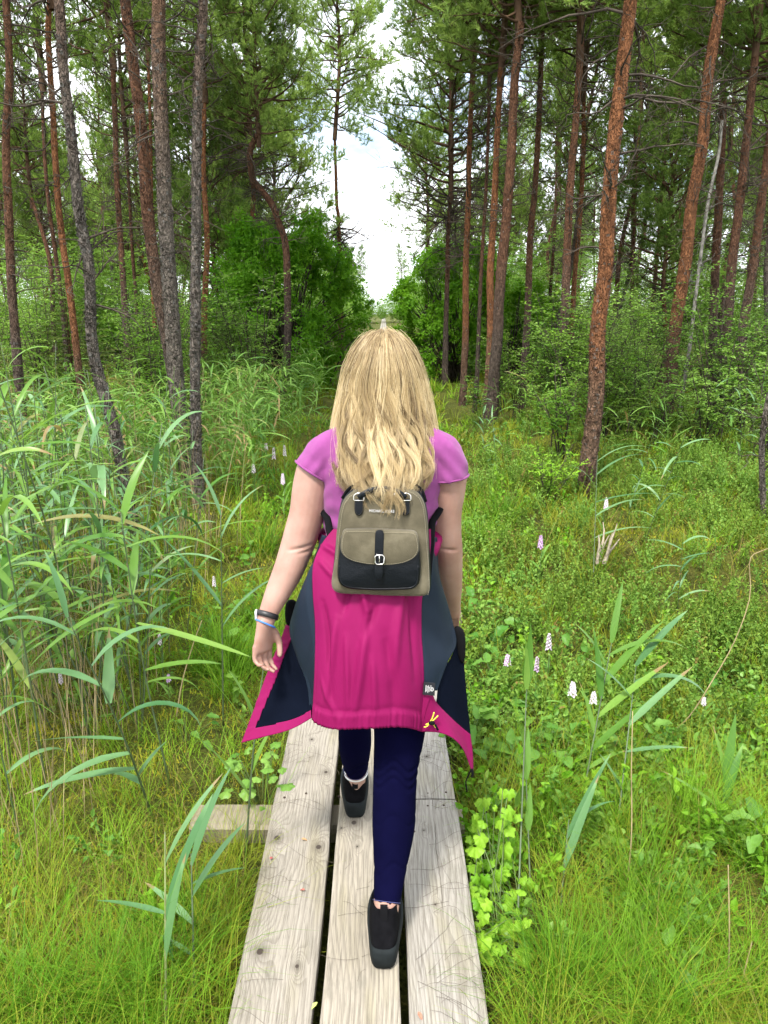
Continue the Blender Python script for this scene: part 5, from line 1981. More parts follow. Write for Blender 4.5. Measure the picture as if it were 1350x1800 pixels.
# right-hand understory, near to far
for px, py, q, s, mt, lab in [
        (905, 740, 0, .95, 'shrub', 'open shrub with pale leaves at the foot of the dark-footed pine'),
        (960, 770, 1, 1.05, 'shrub', 'light green shrub left of the stout orange-brown pine'),
        (1000, 720, 2, .9, 'shrub', 'tall light shrub behind the stout orange-brown pine'),
        (1100, 740, 1, 1.1, 'shrub_dark', 'mid green shrub between the stout pine and the bright orange pine'),
        (1120, 700, 0, 1.0, 'shrub', 'pale shrub in front of the bright orange pine'),
        (1215, 790, 3, 1.2, 'shrub', 'low leafy shrub under the pale birch pole'),
        (1290, 770, 1, 1.15, 'shrub', 'leafy shrub below the leaning far-right pine'),
        (1345, 830, 0, .95, 'shrub', 'shrub cut by the right edge beside the dead stub'),
        (960, 880, 3, .75, 'lime', 'small yellow-green shrub left of the stout pine foot'),
        (880, 720, 2, .85, 'shrub_dark', 'dark green shrub beside the orange pine foot'),
        (1060, 790, 1, .95, 'shrub', 'light shrub directly right of the stout pine foot'),
        (1150, 800, 0, .9, 'shrub', 'tall pale shrub left of the bright orange pine foot'),
        (1320, 720, 2, .9, 'shrub', 'tall leafy shrub between the two far-right pines'),
        (935, 700, 2, .95, 'shrub', 'tall light shrub under the slim pine'),
        (1245, 730, 2, .8, 'shrub_dark', 'mid green shrub behind the pale birch pole'),
        (850, 740, 1, 1.0, 'shrub', 'pale shrub at the path side under the orange pine'),
        (225, 800, 1, 1.0, 'shrub', 'pale leafy shrub between reeds and leaning grey pine'),
        (270, 720, 0, 1.0, 'lime', 'yellow-green shrub in front of the trunk clump'),
        (400, 690, 1, 1.1, 'shrub_dark', 'shrub under the left edge of the large bush')]:
    p = PG(px, py)
    shrub(p[0], p[1], q, s, mt, lab, 'understory shrubs')
nsh = 0
while nsh < 90:
    y = rsh.uniform(9.5, 26)
    x = rsh.uniform(-.52, .54) * y
    if x < 0 and rsh.uniform() < .3:
        continue
    if abs(x) < 1.6 + .03 * y or (x < 0 and y < 11):
        continue
    R_ = x > 0
    q = rsh.choice((0, 1, 2, 2, 4))
    mt = rsh.choice(('shrub', 'shrub', 'shrub_dark'))
    lab = '%s %s shrub on the wood floor %s of the path' % ({0: 'open waist-high', 1: 'low', 2: 'tall', 4: 'head-high bushy'}[q], 'pale green' if mt == 'shrub' else 'dark green', 'right' if R_ else 'left')
    shrub(x, y, q, rsh.uniform(.8, 1.25), mt, lab, lab.split(' on the')[0] + 's, ' + ('right' if R_ else 'left'))
    nsh += 1
# far undergrowth reads as one mass
col_sh = proto_collection('undergrowth_shrub', [(m.copy(), M['shrub_dark']) for _, m in SHR])
pts = []
while len(pts) < 900:
    y = 22 + 115 * rsh.uniform() ** 1.7
    x = rsh.uniform(-.58, .58) * y if rsh.uniform() < .72 else rsh.choice((-1, 1)) * rsh.uniform(1.9, 5)
    if abs(x) < 2.1 and y < 112:
        continue
    pts.append((x, y, 0))
for k in range(40):
    pts.append((rsh.uniform(-6, 6), rsh.uniform(112, 135), 0))
pts = np.array(pts, float)
n = len(pts)
scatter('far_undergrowth', 'green undergrowth filling the wood floor far behind the trunks', 'undergrowth', pts, np.column_stack([np.zeros(n), np.zeros(n), rsh.uniform(0, 6.28, n)]), rsh.uniform(1.0, 2.2, n) * np.minimum(2.2, 1 + .008 * (pts[:, 1] - 22)) * np.where(np.abs(pts[:, 0]) < 3.2, .75, 1), rsh.randint(0, 5, n), col_sh)

# young spruce behind the reeds
def young_spruce(label, x, y, h, seed):
    rs = np.random.RandomState(seed)
    gb, gn = Geo(), Geo()
    tube(gb, [(0, 0, -.05), (0, 0, h * .5), (0, 0, h)], [.03, .02, .004], 6)
    for q in range(int(46 * h)):
        f = (q + .5) / (46 * h)
        z = h * (.06 + .92 * f)
        L = (.55 * h * (1 - f) + .06) * rs.uniform(.75, 1.1)
        az = q * 2.4
        d = np.array((math.cos(az), math.sin(az), .12))
        br = wander((0, 0, z), d, L, 5, rs, .06, -.03)
        tube(gb, br, np.linspace(.006, .002, 6), 3)
        m = int(14 * L / .3) + 4
        w_ = np.linspace(.2, 1, m)
        C = np.stack([np.interp(w_ * 5, np.arange(6), br[:, c]) for c in range(3)], -1)
        sd = nrm(np.cross(d, (0, 0, 1))) * np.where(np.arange(m) % 2, 1, -1)[:, None]
        D = sd * .8 + d * .7 + (0, 0, -.12)
        needles(gn, C, D, 9, .045, .004, rs, .6, .10)
    o = thing('young_spruce', label, 'tree', (x, y, float(gz(x, y))))
    obj('trunk', gb.mesh('trunk'), M['limb'], o)
    obj('crown', gn.mesh('crown', False), M['spruce'], o)


p = PG(262, 640)
young_spruce('small bushy young spruce behind the reeds left of the trunk clump', -3.9, 12.8, 1.75, 3)
young_spruce('young spruce half hidden behind the leaning grey pine', -5.4, 13.5, 2.3, 4)

# dead snags
g = Geo()
pth = np.array([(*P(1343, 910, 6.6), .03), (*P(1340, 850, 6.6), .026), (*P(1339, 790, 6.6), .025), (*P(1344, 735, 6.6), .022), (*P(1352, 690, 6.6), .018)])
gg, S = trunk_mesh(pth, 61, 10, .05, 60)
b_ = Vector(pth[0, :3])
o = thing('dead_snag', 'thin dark dead stem at the right edge', 'dead tree', b_)
obj('trunk', gg.mesh('trunk', True, tuple(b_)), M['bark_grey'], o)
gg = Geo()
dead_branches(gg, S, np.random.RandomState(5), .3, 1.1, 8, .3)
obj('twigs', gg.mesh('twigs', True, tuple(b_)), M['twig'], o)
b_ = Vector(PG(1055, 985))
g = Geo()
rs = np.random.RandomState(8)
for q in range(7):
    a = rs.uniform(0, 6.28)
    f0 = np.array((math.cos(a) * .035, math.sin(a) * .035, -.02))
    tube(g, wander(f0, (math.cos(a) * .12 + .12, math.sin(a) * .12, 1), rs.uniform(.12, .34), 5, rs, .08), np.linspace(.016, .003, 6), 5, rs.uniform())
stump = obj('rotten_stump', g.mesh('rotten_stump'), simple('bleached wood', (.33, .28, .21), .9, 30, .5), None, b_)
tag(stump, 'bleached splintered stump in the low shrubs below the stout pine', 'stump')

# ------------------------------------------------------------------ reeds
def ribbon(g, o, az, el, L, W, droop, seg=9, fold=.22, twist=0.0, tint=.5, sway=0.0):
    """one long grass-like leaf"""
    s = np.linspace(0, 1, seg + 1)
    e = el - droop * s ** 1.4
    a = az + sway * s ** 2
    d = np.stack([np.cos(a) * np.cos(e), np.sin(a) * np.cos(e), np.sin(e)], -1)
    pts = np.array(o) + np.vstack([np.zeros(3), np.cumsum((d[1:] + d[:-1]) / 2 * L / seg, 0)])
    side = np.stack([-np.sin(a), np.cos(a), np.zeros_like(a)], -1)
    up = np.cross(side, d)
    up *= -1
    tw = twist * s
    sd = side * np.cos(tw)[:, None] + up * np.sin(tw)[:, None]
    upp = np.cross(d, sd)
    w_ = W * .5 * (.45 + .55 * np.minimum(1, s / .22)) * np.maximum(0, 1 - s ** 2.6) ** .85
    V = np.stack([pts - sd * w_[:, None] + upp * (w_ * fold)[:, None], pts, pts + sd * w_[:, None] + upp * (w_ * fold)[:, None]], 1).reshape(-1, 3)
    i = np.arange(seg)[:, None] * 3
    j = np.arange(2)[None, :]
    tv = tint * .8 + (np.clip((s - .78) / .2, 0, 1) * 1.2 if math.sin(L * 977 + az * 31) > -.1 else 0 * s)      # withered tips
    g.add(V, np.stack([i + j, i + j + 1, i + 3 + j + 1, i + 3 + j], -1).reshape(-1, 4), None, np.repeat(tv, 3))
    return pts


def stem_path(base, tip, bend, n=12):
    base, tip = np.array(base, float), np.array(tip, float)
    mid = (base + tip) / 2 + np.array(bend)
    return smooth_path(np.array([base, mid, tip]), n)


def on_path(path, s):
    x = np.clip(s, 0, 1) * (len(path) - 1)
    i = min(len(path) - 2, int(x))
    return path[i] + (path[i + 1] - path[i]) * (x - i)


def reed_things(name_label, path, leaves, loc, group, mat='reed', stem_mat='reed_stem_dark', r0=.0042, cat='reed'):
    """reed > stem, leaf...; path and leaves in local metres"""
    o = thing('reed', name_label, cat, loc, group)
    g = Geo()
    tube(g, path, np.linspace(r0, r0 * .4, len(path)), 6, .5, cap=True)
    obj('stem', g.mesh('stem'), M[stem_mat], o)
    for (s, az, L, W, el, dr, tw) in leaves:
        g = Geo()
        p_ = on_path(path, s)
        ribbon(g, (0, 0, 0), az, el, L, W * 1.35, dr, 9, .2, tw, random.random())
        c = obj('leaf', g.mesh('leaf'), M[mat], o)
        c.location = p_
    return o


random.seed(4)
rr = np.random.RandomState(31)


def reed_leaves(rs, h, n, az0, flag=.35):
    out = []
    for k in range(n):
        s = .30 + .66 * (k + rs.uniform(-.3, .3)) / n
        az = az0 + (math.pi if k % 2 else 0) + rs.normal(0, .55)
        top = s > .85
        out.append((s, az, rs.uniform(.26, .50) * (1.0 if not top else .75), rs.uniform(.018, .034), rs.uniform(.55, 1.15) if top else rs.uniform(.15, .95), rs.uniform(.4, 1.9), rs.normal(0, .5)))
    return out


# single foreground reeds, placed where the photograph shows them
D2 = math.radians
CUST = [
    ('leaning reed with broad pale drooping leaves in the moss, left foreground', (272, 1440), (118, 1085, 2.15), (.02, 0, 0), [
        (.40, D2(203), .42, .036, D2(2), 1.35, .2), (.32, D2(186), .40, .030, D2(-3), .35, -.2), (.47, D2(182), .34, .022, D2(5), .25, .6), (.55, D2(5), .34, .024, D2(42), 2.1, .1),
        (.24, D2(150), .16, .022, D2(15), .9, .0), (.28, D2(20), .16, .024, D2(55), .3, .0), (.64, D2(95), .25, .030, D2(75), .2, 1.2), (.72, D2(170), .40, .028, D2(25), 1.7, 0), (.80, D2(30), .3, .022, D2(50), 1.5, .3), (.93, D2(190), .32, .022, D2(40), 1.6, 0), (1, D2(140), .22, .016, D2(75), .5, 0)], 'reed_blue'),
    ('straight yellow-stemmed reed rising from the grass at the bottom left', (290, 1835), (290, 1462, 1.83), (0, 0, 0), [
        (.42, D2(40), .30, .026, D2(78), .15, .2), (.52, D2(95), .17, .020, D2(-70), .1, 1.3), (.62, D2(172), .20, .016, D2(12), .3, .3), (.60, D2(35), .36, .026, D2(70), .25, .4), (.85, D2(20), .30, .02, D2(62), .3, .3)], 'reed_blue'),
    ('short reed with upright leaves left of the plank edge', (341, 1765), (336, 1500, 1.95), (0, 0, 0), [
        (.55, D2(150), .2, .018, D2(25), .3, 0), (.72, D2(25), .26, .022, D2(58), .35, .2), (.80, D2(12), .16, .012, D2(20), .4, 0), (.92, D2(50), .3, .02, D2(66), .4, .3), (.35, D2(165), .12, .012, D2(30), .3, 0)], 'reed_blue'),
    ('tall reed crossing the reed bed with leaves flagging right', (300, 1380), (212, 900, 2.75), (-.02, 0, 0), [
        (.45, D2(15), .30, .026, D2(10), .5, .3), (.55, D2(170), .3, .024, D2(35), 1.8, 0), (.62, D2(5), .46, .03, D2(-18), .1, .4), (.72, D2(95), .28, .026, D2(60), .5, .9), (.80, D2(155), .42, .03, D2(25), .7, .2), (.88, D2(10), .4, .028, D2(20), 1.2, 0), (.96, D2(60), .3, .028, D2(70), .5, .6), (1, D2(180), .3, .02, D2(45), .8, 0)], 'reed'),
    ('slim reed with long narrow leaves near the thin trunk base', (392, 1275), (388, 905, 3.1), (0, 0, 0), [
        (.5, D2(20), .34, .02, D2(55), .7, .2), (.6, D2(165), .42, .024, D2(52), .2, .2), (.7, D2(10), .2, .018, D2(30), .5, 0), (.8, D2(175), .3, .018, D2(20), 1.0, 0), (.9, D2(30), .3, .02, D2(65), .8, 0), (1, D2(150), .25, .016, D2(70), .5, 0)], 'reed_blue'),
    ('reed bending over the plank edge by the jacket tip', (430, 1500), (470, 1120, 2.5), (-.01, 0, 0), [
        (.3, D2(185), .3, .022, D2(60), .2, .3), (.4, D2(35), .22, .018, D2(65), .3, 0), (.55, D2(200), .3, .022, D2(66), .2, .3), (.62, D2(170), .22, .018, D2(72), .3, 0)], 'reed'),
    ('single reed with one folded upright leaf right of the woman', (908, 1670), (926, 1200, 2.55), (0, 0, 0), [
        (.55, D2(30), .12, .018, D2(-70), .2, .8), (.80, D2(80), .10, .02, D2(-75), .1, .9), (.985, D2(75), .24, .030, D2(82), .1, 1.3), (.97, D2(110), .22, .024, D2(84), .1, 1.0)], 'reed'),
    ('reed with a fan of broad leaves pointing right, right foreground', (1020, 1420), (1075, 1130, 2.9), (0, 0, 0), [
        (.25, D2(25), .2, .018, D2(20), .5, 0), (.35, D2(15), .3, .026, D2(42), .2, .1), (.45, D2(130), .22, .022, D2(70), .2, .4), (.55, D2(12), .36, .030, D2(38), .1, .2), (.66, D2(100), .3, .028, D2(70), .2, .8), (.75, D2(20), .36, .03, D2(48), .3, .1), (.85, D2(150), .22, .018, D2(60), .5, 0), (.92, D2(5), .36, .026, D2(30), 1.2, 0), (1, D2(60), .26, .022, D2(70), .3, .5)], 'reed'),
    ('dark-stemmed reed with blue-green leaves right of the fan-leaved reed', (1082, 1480), (1118, 1170, 2.85), (0, 0, 0), [
        (.3, D2(160), .16, .02, D2(60), .2, 0), (.5, D2(8), .26, .018, D2(6), .3, .2), (.65, D2(15), .34, .028, D2(42), .1, .1), (.8, D2(170), .25, .022, D2(50), .4, 0), (.9, D2(355), .34, .024, D2(25), 1.6, .2), (1, D2(30), .34, .026, D2(40), .3, .3)], 'reed_blue'),
    ('thin reed with paired narrow leaves pointing up to the right', (985, 1590), (1000, 1440, 2.25), (0, 0, 0), [
        (.5, D2(40), .32, .022, D2(62), .1, .2), (.8, D2(30), .32, .018, D2(60), .15, .2), (.9, D2(20), .2, .012, D2(40), .9, 0)], 'reed_blue'),
    ('small reed at the right edge with three stiff leaves', (1270, 1510), (1275, 1370, 2.5), (0, 0, 0), [
        (.55, D2(160), .26, .018, D2(35), .3, 0), (.7, D2(45), .22, .024, D2(62), .2, .2), (.95, D2(60), .26, .026, D2(74), .2, .4), (1, D2(120), .2, .016, D2(72), .2, 0)], 'reed'),
    ('reed rising in front of the bog flowers with two upright blades', (935, 1590), (925, 1370, 2.35), (0, 0, 0), [
        (.6, D2(80), .16, .02, D2(70), .3, .8), (.95, D2(110), .16, .026, D2(-60), .2, .3), (1.0, D2(80), .18, .02, D2(75), .3, .5)], 'reed'),
    ('reed with arching narrow leaves at the foot of the stout pine', (1045, 1010), (1050, 800, 6.2), (0, 0, 0), [
        (.4, D2(10), .5, .024, D2(20), .6, 0), (.55, D2(15), .5, .024, D2(30), .8, 0), (.65, D2(5), .55, .026, D2(15), .4, 0), (.75, D2(170), .3, .02, D2(60), .9, 0), (.85, D2(20), .5, .024, D2(35), .8, 0), (.95, D2(0), .5, .024, D2(40), 1.2, 0)], 'reed_blue'),
]
for lab, b, tp, bend, lv, mt in CUST:
    pb = PG(*b)
    pb[2] = float(gz(pb[0], pb[1])) - .02
    tp_ = P(tp[0], tp[1], tp[2])
    path = stem_path((0, 0, 0), tp_ - pb, bend)
    reed_things(lab, path, lv, tuple(pb), 'single reeds in the foreground', mt, 'reed_stem' if 'yellow' in lab else 'reed_stem_dark', .0045)

# reed bed on the left: copies of a few plants, each with its own leaves
RV = []
for q in range(9):
    h = rr.uniform(1.05, 1.75)
    tip = (rr.normal(0, .12), rr.normal(0, .12), h)
    path = stem_path((0, 0, -.03), tip, (rr.normal(0, .03), rr.normal(0, .03), 0))
    g = Geo()
    tube(g, path, np.linspace(.0045, .0018, len(path)), 5, .5, cap=True)
    lv = []
    for (s, az, L, W, el, dr, tw) in reed_leaves(rr, h, rr.randint(7, 11), rr.uniform(0, 6.28)):
        g2 = Geo()
        ribbon(g2, (0, 0, 0), az, el, L, W, dr, 8, .25, tw, rr.uniform())
        lv.append((g2.mesh('leaf'), on_path(path, s)))
    RV.append((g.mesh('stem'), lv, h))


def bed_reed(x, y, q, s, mt, label, group, lean):
    st_, lv, h = RV[q]
    o = thing('reed', label, 'reed', (x, y, float(gz(x, y))), group)
    o.rotation_euler = (lean[0], lean[1], rr.uniform(0, 6.28))
    o.scale = (s, s, s)
    obj('stem', st_, M['reed_stem_dark'], o)
    for me, p_ in lv:
        c = obj('leaf', me, M['reed'], o)
        c.location = p_
        if mt != 'reed':
            c.material_slots[0].link = 'OBJECT'
            c.material_slots[0].material = M[mt]
    return o


nb = 0
while nb < 100:
    y = rr.uniform(2.3, 6.6)
    x = rr.uniform(-.62, -.12) * y
    px = 675 + FPX * x / (y * CP + .46)
    if px < -60 or px > 420 - 20 * (y - 2):
        continue
    if px > 250 and rr.uniform() < .62:
        continue
    if y < 3.0 and (px > 130 or rr.uniform() < .45):
        continue
    s = rr.uniform(.72, 1.08) * (1.0 if px < 230 else .78)
    mt = rr.choice(('reed', 'reed', 'reed_blue'))
    col_ = 'fresh green' if mt == 'reed' else 'blue-green'
    if px > 250:
        where_, gr = 'standing around the slim pine trunks right of the reed bed', 'by the slim trunks'
    elif y > 4.6:
        where_, gr = 'at the back of the left reed bed near the leaning grey pine', 'back of the bed'
    else:
        where_, gr = 'in the thick of the left reed bed', 'middle of the bed'
    bed_reed(x, y, rr.randint(0, 9), s, mt, '%s reed %s' % (col_, where_), '%s reeds, %s' % (col_, gr), (rr.normal(0, .08), rr.normal(0, .08)))
    nb += 1
for px, Y_, s in [(-30, 2.5, 1.25), (15, 2.9, 1.3), (60, 2.6, 1.1), (95, 3.1, 1.25), (140, 3.0, 1.2), (40, 3.5, 1.35), (120, 3.7, 1.3), (175, 3.4, 1.2), (-10, 3.9, 1.3), (80, 4.2, 1.3), (160, 4.4, 1.2)]:
    x = (px - 675) / FPX * (Y_ * CP + .35)
    bed_reed(x, Y_, rr.randint(0, 9), s, rr.choice(('reed', 'reed_blue')), 'tall broad-leaved reed at the left edge, towering over the reed bed', 'tall reeds at the left edge', (rr.normal(0, .06), rr.normal(0, .06)))
for px, py, s in [(1290, 860, .75), (1240, 800, .8), (1320, 800, .9), (1190, 1090, .55), (1265, 720, .9), (850, 800, .7), (875, 850, .7), (1095, 930, .7), (1130, 960, .7)]:
    p = PG(px, py)
    bed_reed(p[0], p[1], rr.randint(0, 9), s, 'reed_blue', 'reed standing alone among the shrubs right of the path', 'scattered reeds on the right', (rr.normal(0, .1), rr.normal(.05, .1)))
# farther reeds as one mass
far_reeds = []
for st_, lv, h in RV[:6]:
    g = Geo()
    V = me_co(st_)
    tube(g, np.array([(0, 0, 0), (0, 0, h * .5), (V[-1] if len(V) else (0, 0, h))]), [.004, .004, .002], 3)
    for me, p_ in lv:
        co = me_co(me) + p_
        n_ = len(co) // 3
        i = np.arange(n_ - 1)[:, None] * 3
        j = np.arange(2)[None, :]
        g.add(co, np.stack([i + j, i + j + 1, i + 3 + j + 1, i + 3 + j], -1).reshape(-1, 4), None, rr.uniform())
    far_reeds.append((g.mesh('far_reed'), M['reed']))
col_fr = proto_collection('far_reed', far_reeds)
pts = []
while len(pts) < 520:
    y = rr.uniform(6.5, 16)
    x = rr.uniform(-.55, -.07) * y
    if x > -1.15:
        continue
    if vnoise(np.array([[x, y, 0]]), 40, 1.4, 2)[0] < -.25:
        continue
    pts.append((x, y, float(gz(x, y))))
for k in range(50):
    y = rr.uniform(8, 15)
    x = rr.uniform(.14, .52) * y
    pts.append((x, y, float(gz(x, y))))
pts = np.array(pts)
n = len(pts)
scatter('far_reed_bed', 'mass of green reeds farther back left of the path', 'reeds', pts, np.column_stack([rr.normal(0, .09, n), rr.normal(0, .09, n), rr.uniform(0, 6.28, n)]), rr.uniform(.65, 1.0, n), rr.randint(0, 6, n), col_fr)

# dry bent reed stalks
def dry_stalk(label, pts_px, Y, r=.004):
    W = np.array([P(x, y, yy) for (x, y), yy in zip(pts_px, np.linspace(Y[0], Y[1], len(pts_px)))])
    b = Vector(W[0])
    g = Geo()
    tube(g, smooth_path(W, 24), np.linspace(r, r * .5, 24), 6, cap=True)
    o = obj('dry_stalk', g.mesh('dry_stalk', True, tuple(b)), M['straw'], None, b)
    tag(o, label, 'stalk', 'dry stalks')


dry_stalk('long pale dry stalk bending over at its top, right side', [(1180, 1290), (1215, 1255), (1250, 1200), (1290, 1130), (1318, 1050), (1318, 985), (1340, 968), (1380, 955)], (3.1, 3.3), .0032)
dry_stalk('thin upright straw stalk in the grass at the bottom right', [(1278, 1800), (1282, 1650), (1280, 1520)], (1.75, 1.85), .003)
dry_stalk('forked broken dry stalk at the bottom right corner', [(1275, 1830), (1300, 1740), (1322, 1655)], (1.72, 1.75), .003)
dry_stalk('dry stalk lying low across the right bank', [(1205, 1335), (1290, 1336), (1400, 1340)], (2.95, 3.0), .003)
dry_stalk('pale dry stalk standing by the reed fan on the right', [(1082, 1700), (1108, 1500), (1110, 1350), (1112, 1250)], (2.1, 2.3), .0028)
dry_stalk('straw coloured stalk in the moss left of the wristband', [(310, 1260), (320, 1200), (337, 1140), (355, 1090)], (3.0, 3.05), .003)

# ------------------------------------------------------------------ orchids
def orchid_meshes(seed, h, sp):
    rs = np.random.RandomState(seed)
    gs, gf, gl = Geo(), Geo(), Geo()
    path = stem_path((0, 0, -.02), (rs.normal(0, .01), rs.normal(0, .01), h), (0, 0, 0), 6)
    tube(gs, path, np.linspace(.003, .002, 6), 5)
    n = 34
    for k in range(n):
        f = (k + .5) / n
        z = h - sp + sp * f
        a = k * 2.4
        r = .016 * (1 - .65 * f ** 2)
        d = np.array((math.cos(a), math.sin(a), .15))
        c = np.array((0, 0, z)) + d * r * .45
        m = 4
        C = np.repeat(c[None], m, 0)
        sd = np.cross(d, (0, 0, 1))
        D = np.array([d + (0, 0, -.7), d * .6 + sd + (0, 0, .15), d * .6 - sd + (0, 0, .15), d * .7 + (0, 0, 1)])
        leaf_diamonds(gf, C, D, nrm(D + (0, 0, .9) + d), np.array((.012, .010, .010, .009)) * (1.15 - .4 * f), np.array((.011, .008, .008, .008)) * (1.15 - .4 * f), rs.uniform(0, 1))
    for k in range(5):
        a = rs.uniform(0, 6.28)
        ribbon(gl, (0, 0, .01 + .03 * k), a, rs.uniform(.6, 1.1), rs.uniform(.09, .15), .02, rs.uniform(.3, .9), 5, .3, 0, rs.uniform())
    return gs.mesh('stem'), gf.mesh('flower_spike', False), gl.mesh('leaves')


OV = [orchid_meshes(500, .30, .075), orchid_meshes(501, .24, .05), orchid_meshes(502, .34, .09)]
ORCH = [((965, 1125), 3.6, 2, 'petal', 'white orchid spike standing highest of the three orchids right of the woman'), ((944, 1165), 3.4, 2, 'petal_lilac', 'pale lilac orchid spike, middle of the three orchids right of the woman'),
        ((892, 1165), 3.4, 1, 'petal_lilac', 'lilac orchid nearest the jacket on the right'), ((1043, 1230), 3.1, 1, 'petal', 'white orchid under the fan-leaved reed'),
        ((1006, 1215), 3.1, 1, 'petal', 'small white orchid left of the fan-leaved reed'), ((1237, 1235), 3.2, 1, 'petal', 'tiny white orchid alone in the right bank moss'),
        ((281, 1130), 3.6, 2, 'petal', 'white orchid spike behind the tall reed leaves, left bank'), ((106, 1190), 3.3, 2, 'petal', 'white orchid spike behind the broad pale reed leaves'),
        ((298, 1215), 3.3, 1, 'petal_lilac', 'short lilac orchid below the white spike on the left bank'), ((376, 1020), 4.4, 2, 'petal', 'white orchid beside the slim reed left of the arm'),
        ((951, 940), 5.2, 1, 'petal_lilac', 'lilac orchid in the grass left of the stout pine'), ((481, 795), 7.6, 2, 'petal', 'white orchid in a row by the left path edge, first from the left'),
        ((500, 790), 7.8, 2, 'petal', 'white orchid in the row by the left path edge, tallest'), ((497, 840), 6.6, 1, 'petal', 'white orchid just above the left shoulder sleeve'),
        ((445, 812), 7.0, 1, 'petal', 'white orchid nearest the trunks on the left grass'), ((468, 788), 8.0, 1, 'petal', 'small white orchid behind the left path-edge row'),
        ((1066, 880), 6.0, 1, 'petal', 'small white orchid beside the stout pine foot')]
for (px, py), Y, q, mt, lab in ORCH:
    p = P(px, py, Y)
    st_, fl_, le_ = OV[q]
    hh = [.30, .24, .34][q] - .035
    gzv = float(gz(p[0], p[1]))
    s = max(.7, min(1.8, (p[2] - gzv) / hh))
    o = thing('orchid', lab, 'flower', (p[0], p[1], gzv), 'bog orchids')
    o.rotation_euler = (0, 0, rr.uniform(0, 6.28))
    ss = min(s, 1.25)
    o.scale = (ss, ss, s)
    obj('stem', st_, M['herb_stem'], o)
    c = obj('flower_spike', fl_, M['petal'], o)
    if mt != 'petal':
        c.material_slots[0].link = 'OBJECT'
        c.material_slots[0].material = M[mt]
    obj('leaves', le_, M['herb'], o)

# ------------------------------------------------------------------ broad-leaved herbs
def oval_leaf(L, W, seed, cup=.18, lobes=0):
    """leaf blade lying along +X from its foot"""
    rs = np.random.RandomState(seed)
    n = 9
    s = np.linspace(0, 1, n)
    w_ = W * .5 * np.sin(np.clip(s, .02, .985) * math.pi) ** .75 * (1.12 - .35 * s)
    if lobes:
        w_ = W * .5 * np.array([.20, .72, .98, .74, .92, .62, .70, .34, .03])
    z = -.25 * L * s ** 2 + .04 * L * np.sin(s * 9 + seed)
    V = []
    for k in (-1, -.5, 0, .5, 1):
        V.append(np.stack([s * L, w_ * k, z + cup * W * (abs(k) ** 1.5) * (w_ / (W * .5)) + rs.normal(0, .004 * W / .05, n) * (abs(k) > .9)], -1))
    V = np.stack(V, 1).reshape(-1, 3)
    i = np.arange(n - 1)[:, None] * 5
    j = np.arange(4)[None, :]
    g = Geo()
    g.add(V, np.stack([i + j, i + 5 + j, i + 5 + j + 1, i + j + 1], -1).reshape(-1, 4), None, rs.uniform(0, 1))
    return g.mesh('leaf')


OVAL = [oval_leaf(.075, .048, 600 + q) for q in range(4)]


def lobed_leaf(R, seed):
    """currant-like leaf: three toothed lobes, stalk end at the origin, blade along +X"""
    rs = np.random.RandomState(seed)
    n = 36
    a = np.linspace(-math.pi, math.pi, n, endpoint=False)
    lobe = .66 + .34 * np.maximum(np.exp(-(a / .42) ** 2), .86 * np.maximum(np.exp(-((np.abs(a) - 1.12) / .40) ** 2), .62 * np.exp(-((np.abs(a) - 2.05) / .42) ** 2)))
    lobe *= np.where(np.abs(a) > 2.75, .45, 1.0)
    lobe *= 1 + .05 * np.where(np.arange(n) % 2, 1, -1)
    rr_ = R * lobe
    fold = rs.uniform(.10, .28)
    rings = []
    for f in (.38, .74, 1.0):
        x = np.cos(a) * rr_ * f + R * .42
        y = np.sin(a) * rr_ * f
        z = fold * np.abs(y) - .45 * (f * R) ** 2 / R * (1 + .5 * np.cos(a)) + .05 * R * np.sin(a * 5 + seed) * f
        rings.append(np.stack([x, y, z], -1))
    V = np.vstack(rings + [np.array([[R * .42, 0, 0]])])
    j = np.arange(n)
    k = (j + 1) % n
    q = np.vstack([np.stack([j, n + j, n + k, k], 1), np.stack([n + j, 2 * n + j, 2 * n + k, n + k], 1)])
    g = Geo()
    g.add(V, q, np.stack([np.full(n, 3 * n), j, k], 1), rs.uniform(0, 1))
    return g.mesh('leaf')


LOBED = [lobed_leaf(.030, 620 + q) for q in range(5)]
for m_ in OVAL:
    m_.materials.append(M['herb'])
for m_ in LOBED:
    m_.materials.append(M['lime'])


def herb(label, x, y, rs, n, h, spread, s, group, leaves, mat=None, z0=None, name='leafy_herb'):
    zg = float(gz(x, y)) if z0 is None else z0
    o = thing(name, label, 'plant', (x, y, zg), group)
    gs = Geo()
    for k in range(n):
        a = k * 2.4 + rs.normal(0, .4)
        r = spread * math.sqrt(rs.uniform(.02, 1))
        p_ = np.array((math.cos(a) * r, math.sin(a) * r, h * rs.uniform(.35, 1.0) * (1 - .35 * r / max(spread, .01))))
        tube(gs, smooth_path(np.array([(p_[0] * .2, p_[1] * .2, -.02), (p_[0] * .6, p_[1] * .6, p_[2] * .65), tuple(p_)]), 5), [.0018, .0016, .0014, .0012, .001], 4)
        c = obj('leaf', leaves[rs.randint(0, len(leaves))], None, o)
        c.location = p_
        sc_ = s * rs.uniform(.7, 1.25)
        c.scale = (sc_,) * 3
        c.rotation_euler = (rs.normal(0, .3), rs.normal(-.15, .35), a + rs.normal(0, .5))
        if mat:
            c.material_slots[0].link = 'OBJECT'
            c.material_slots[0].material = M[mat]
    obj('stems', gs.mesh('stems'), M['herb_stem'], o)
    return o


rh = np.random.RandomState(15)
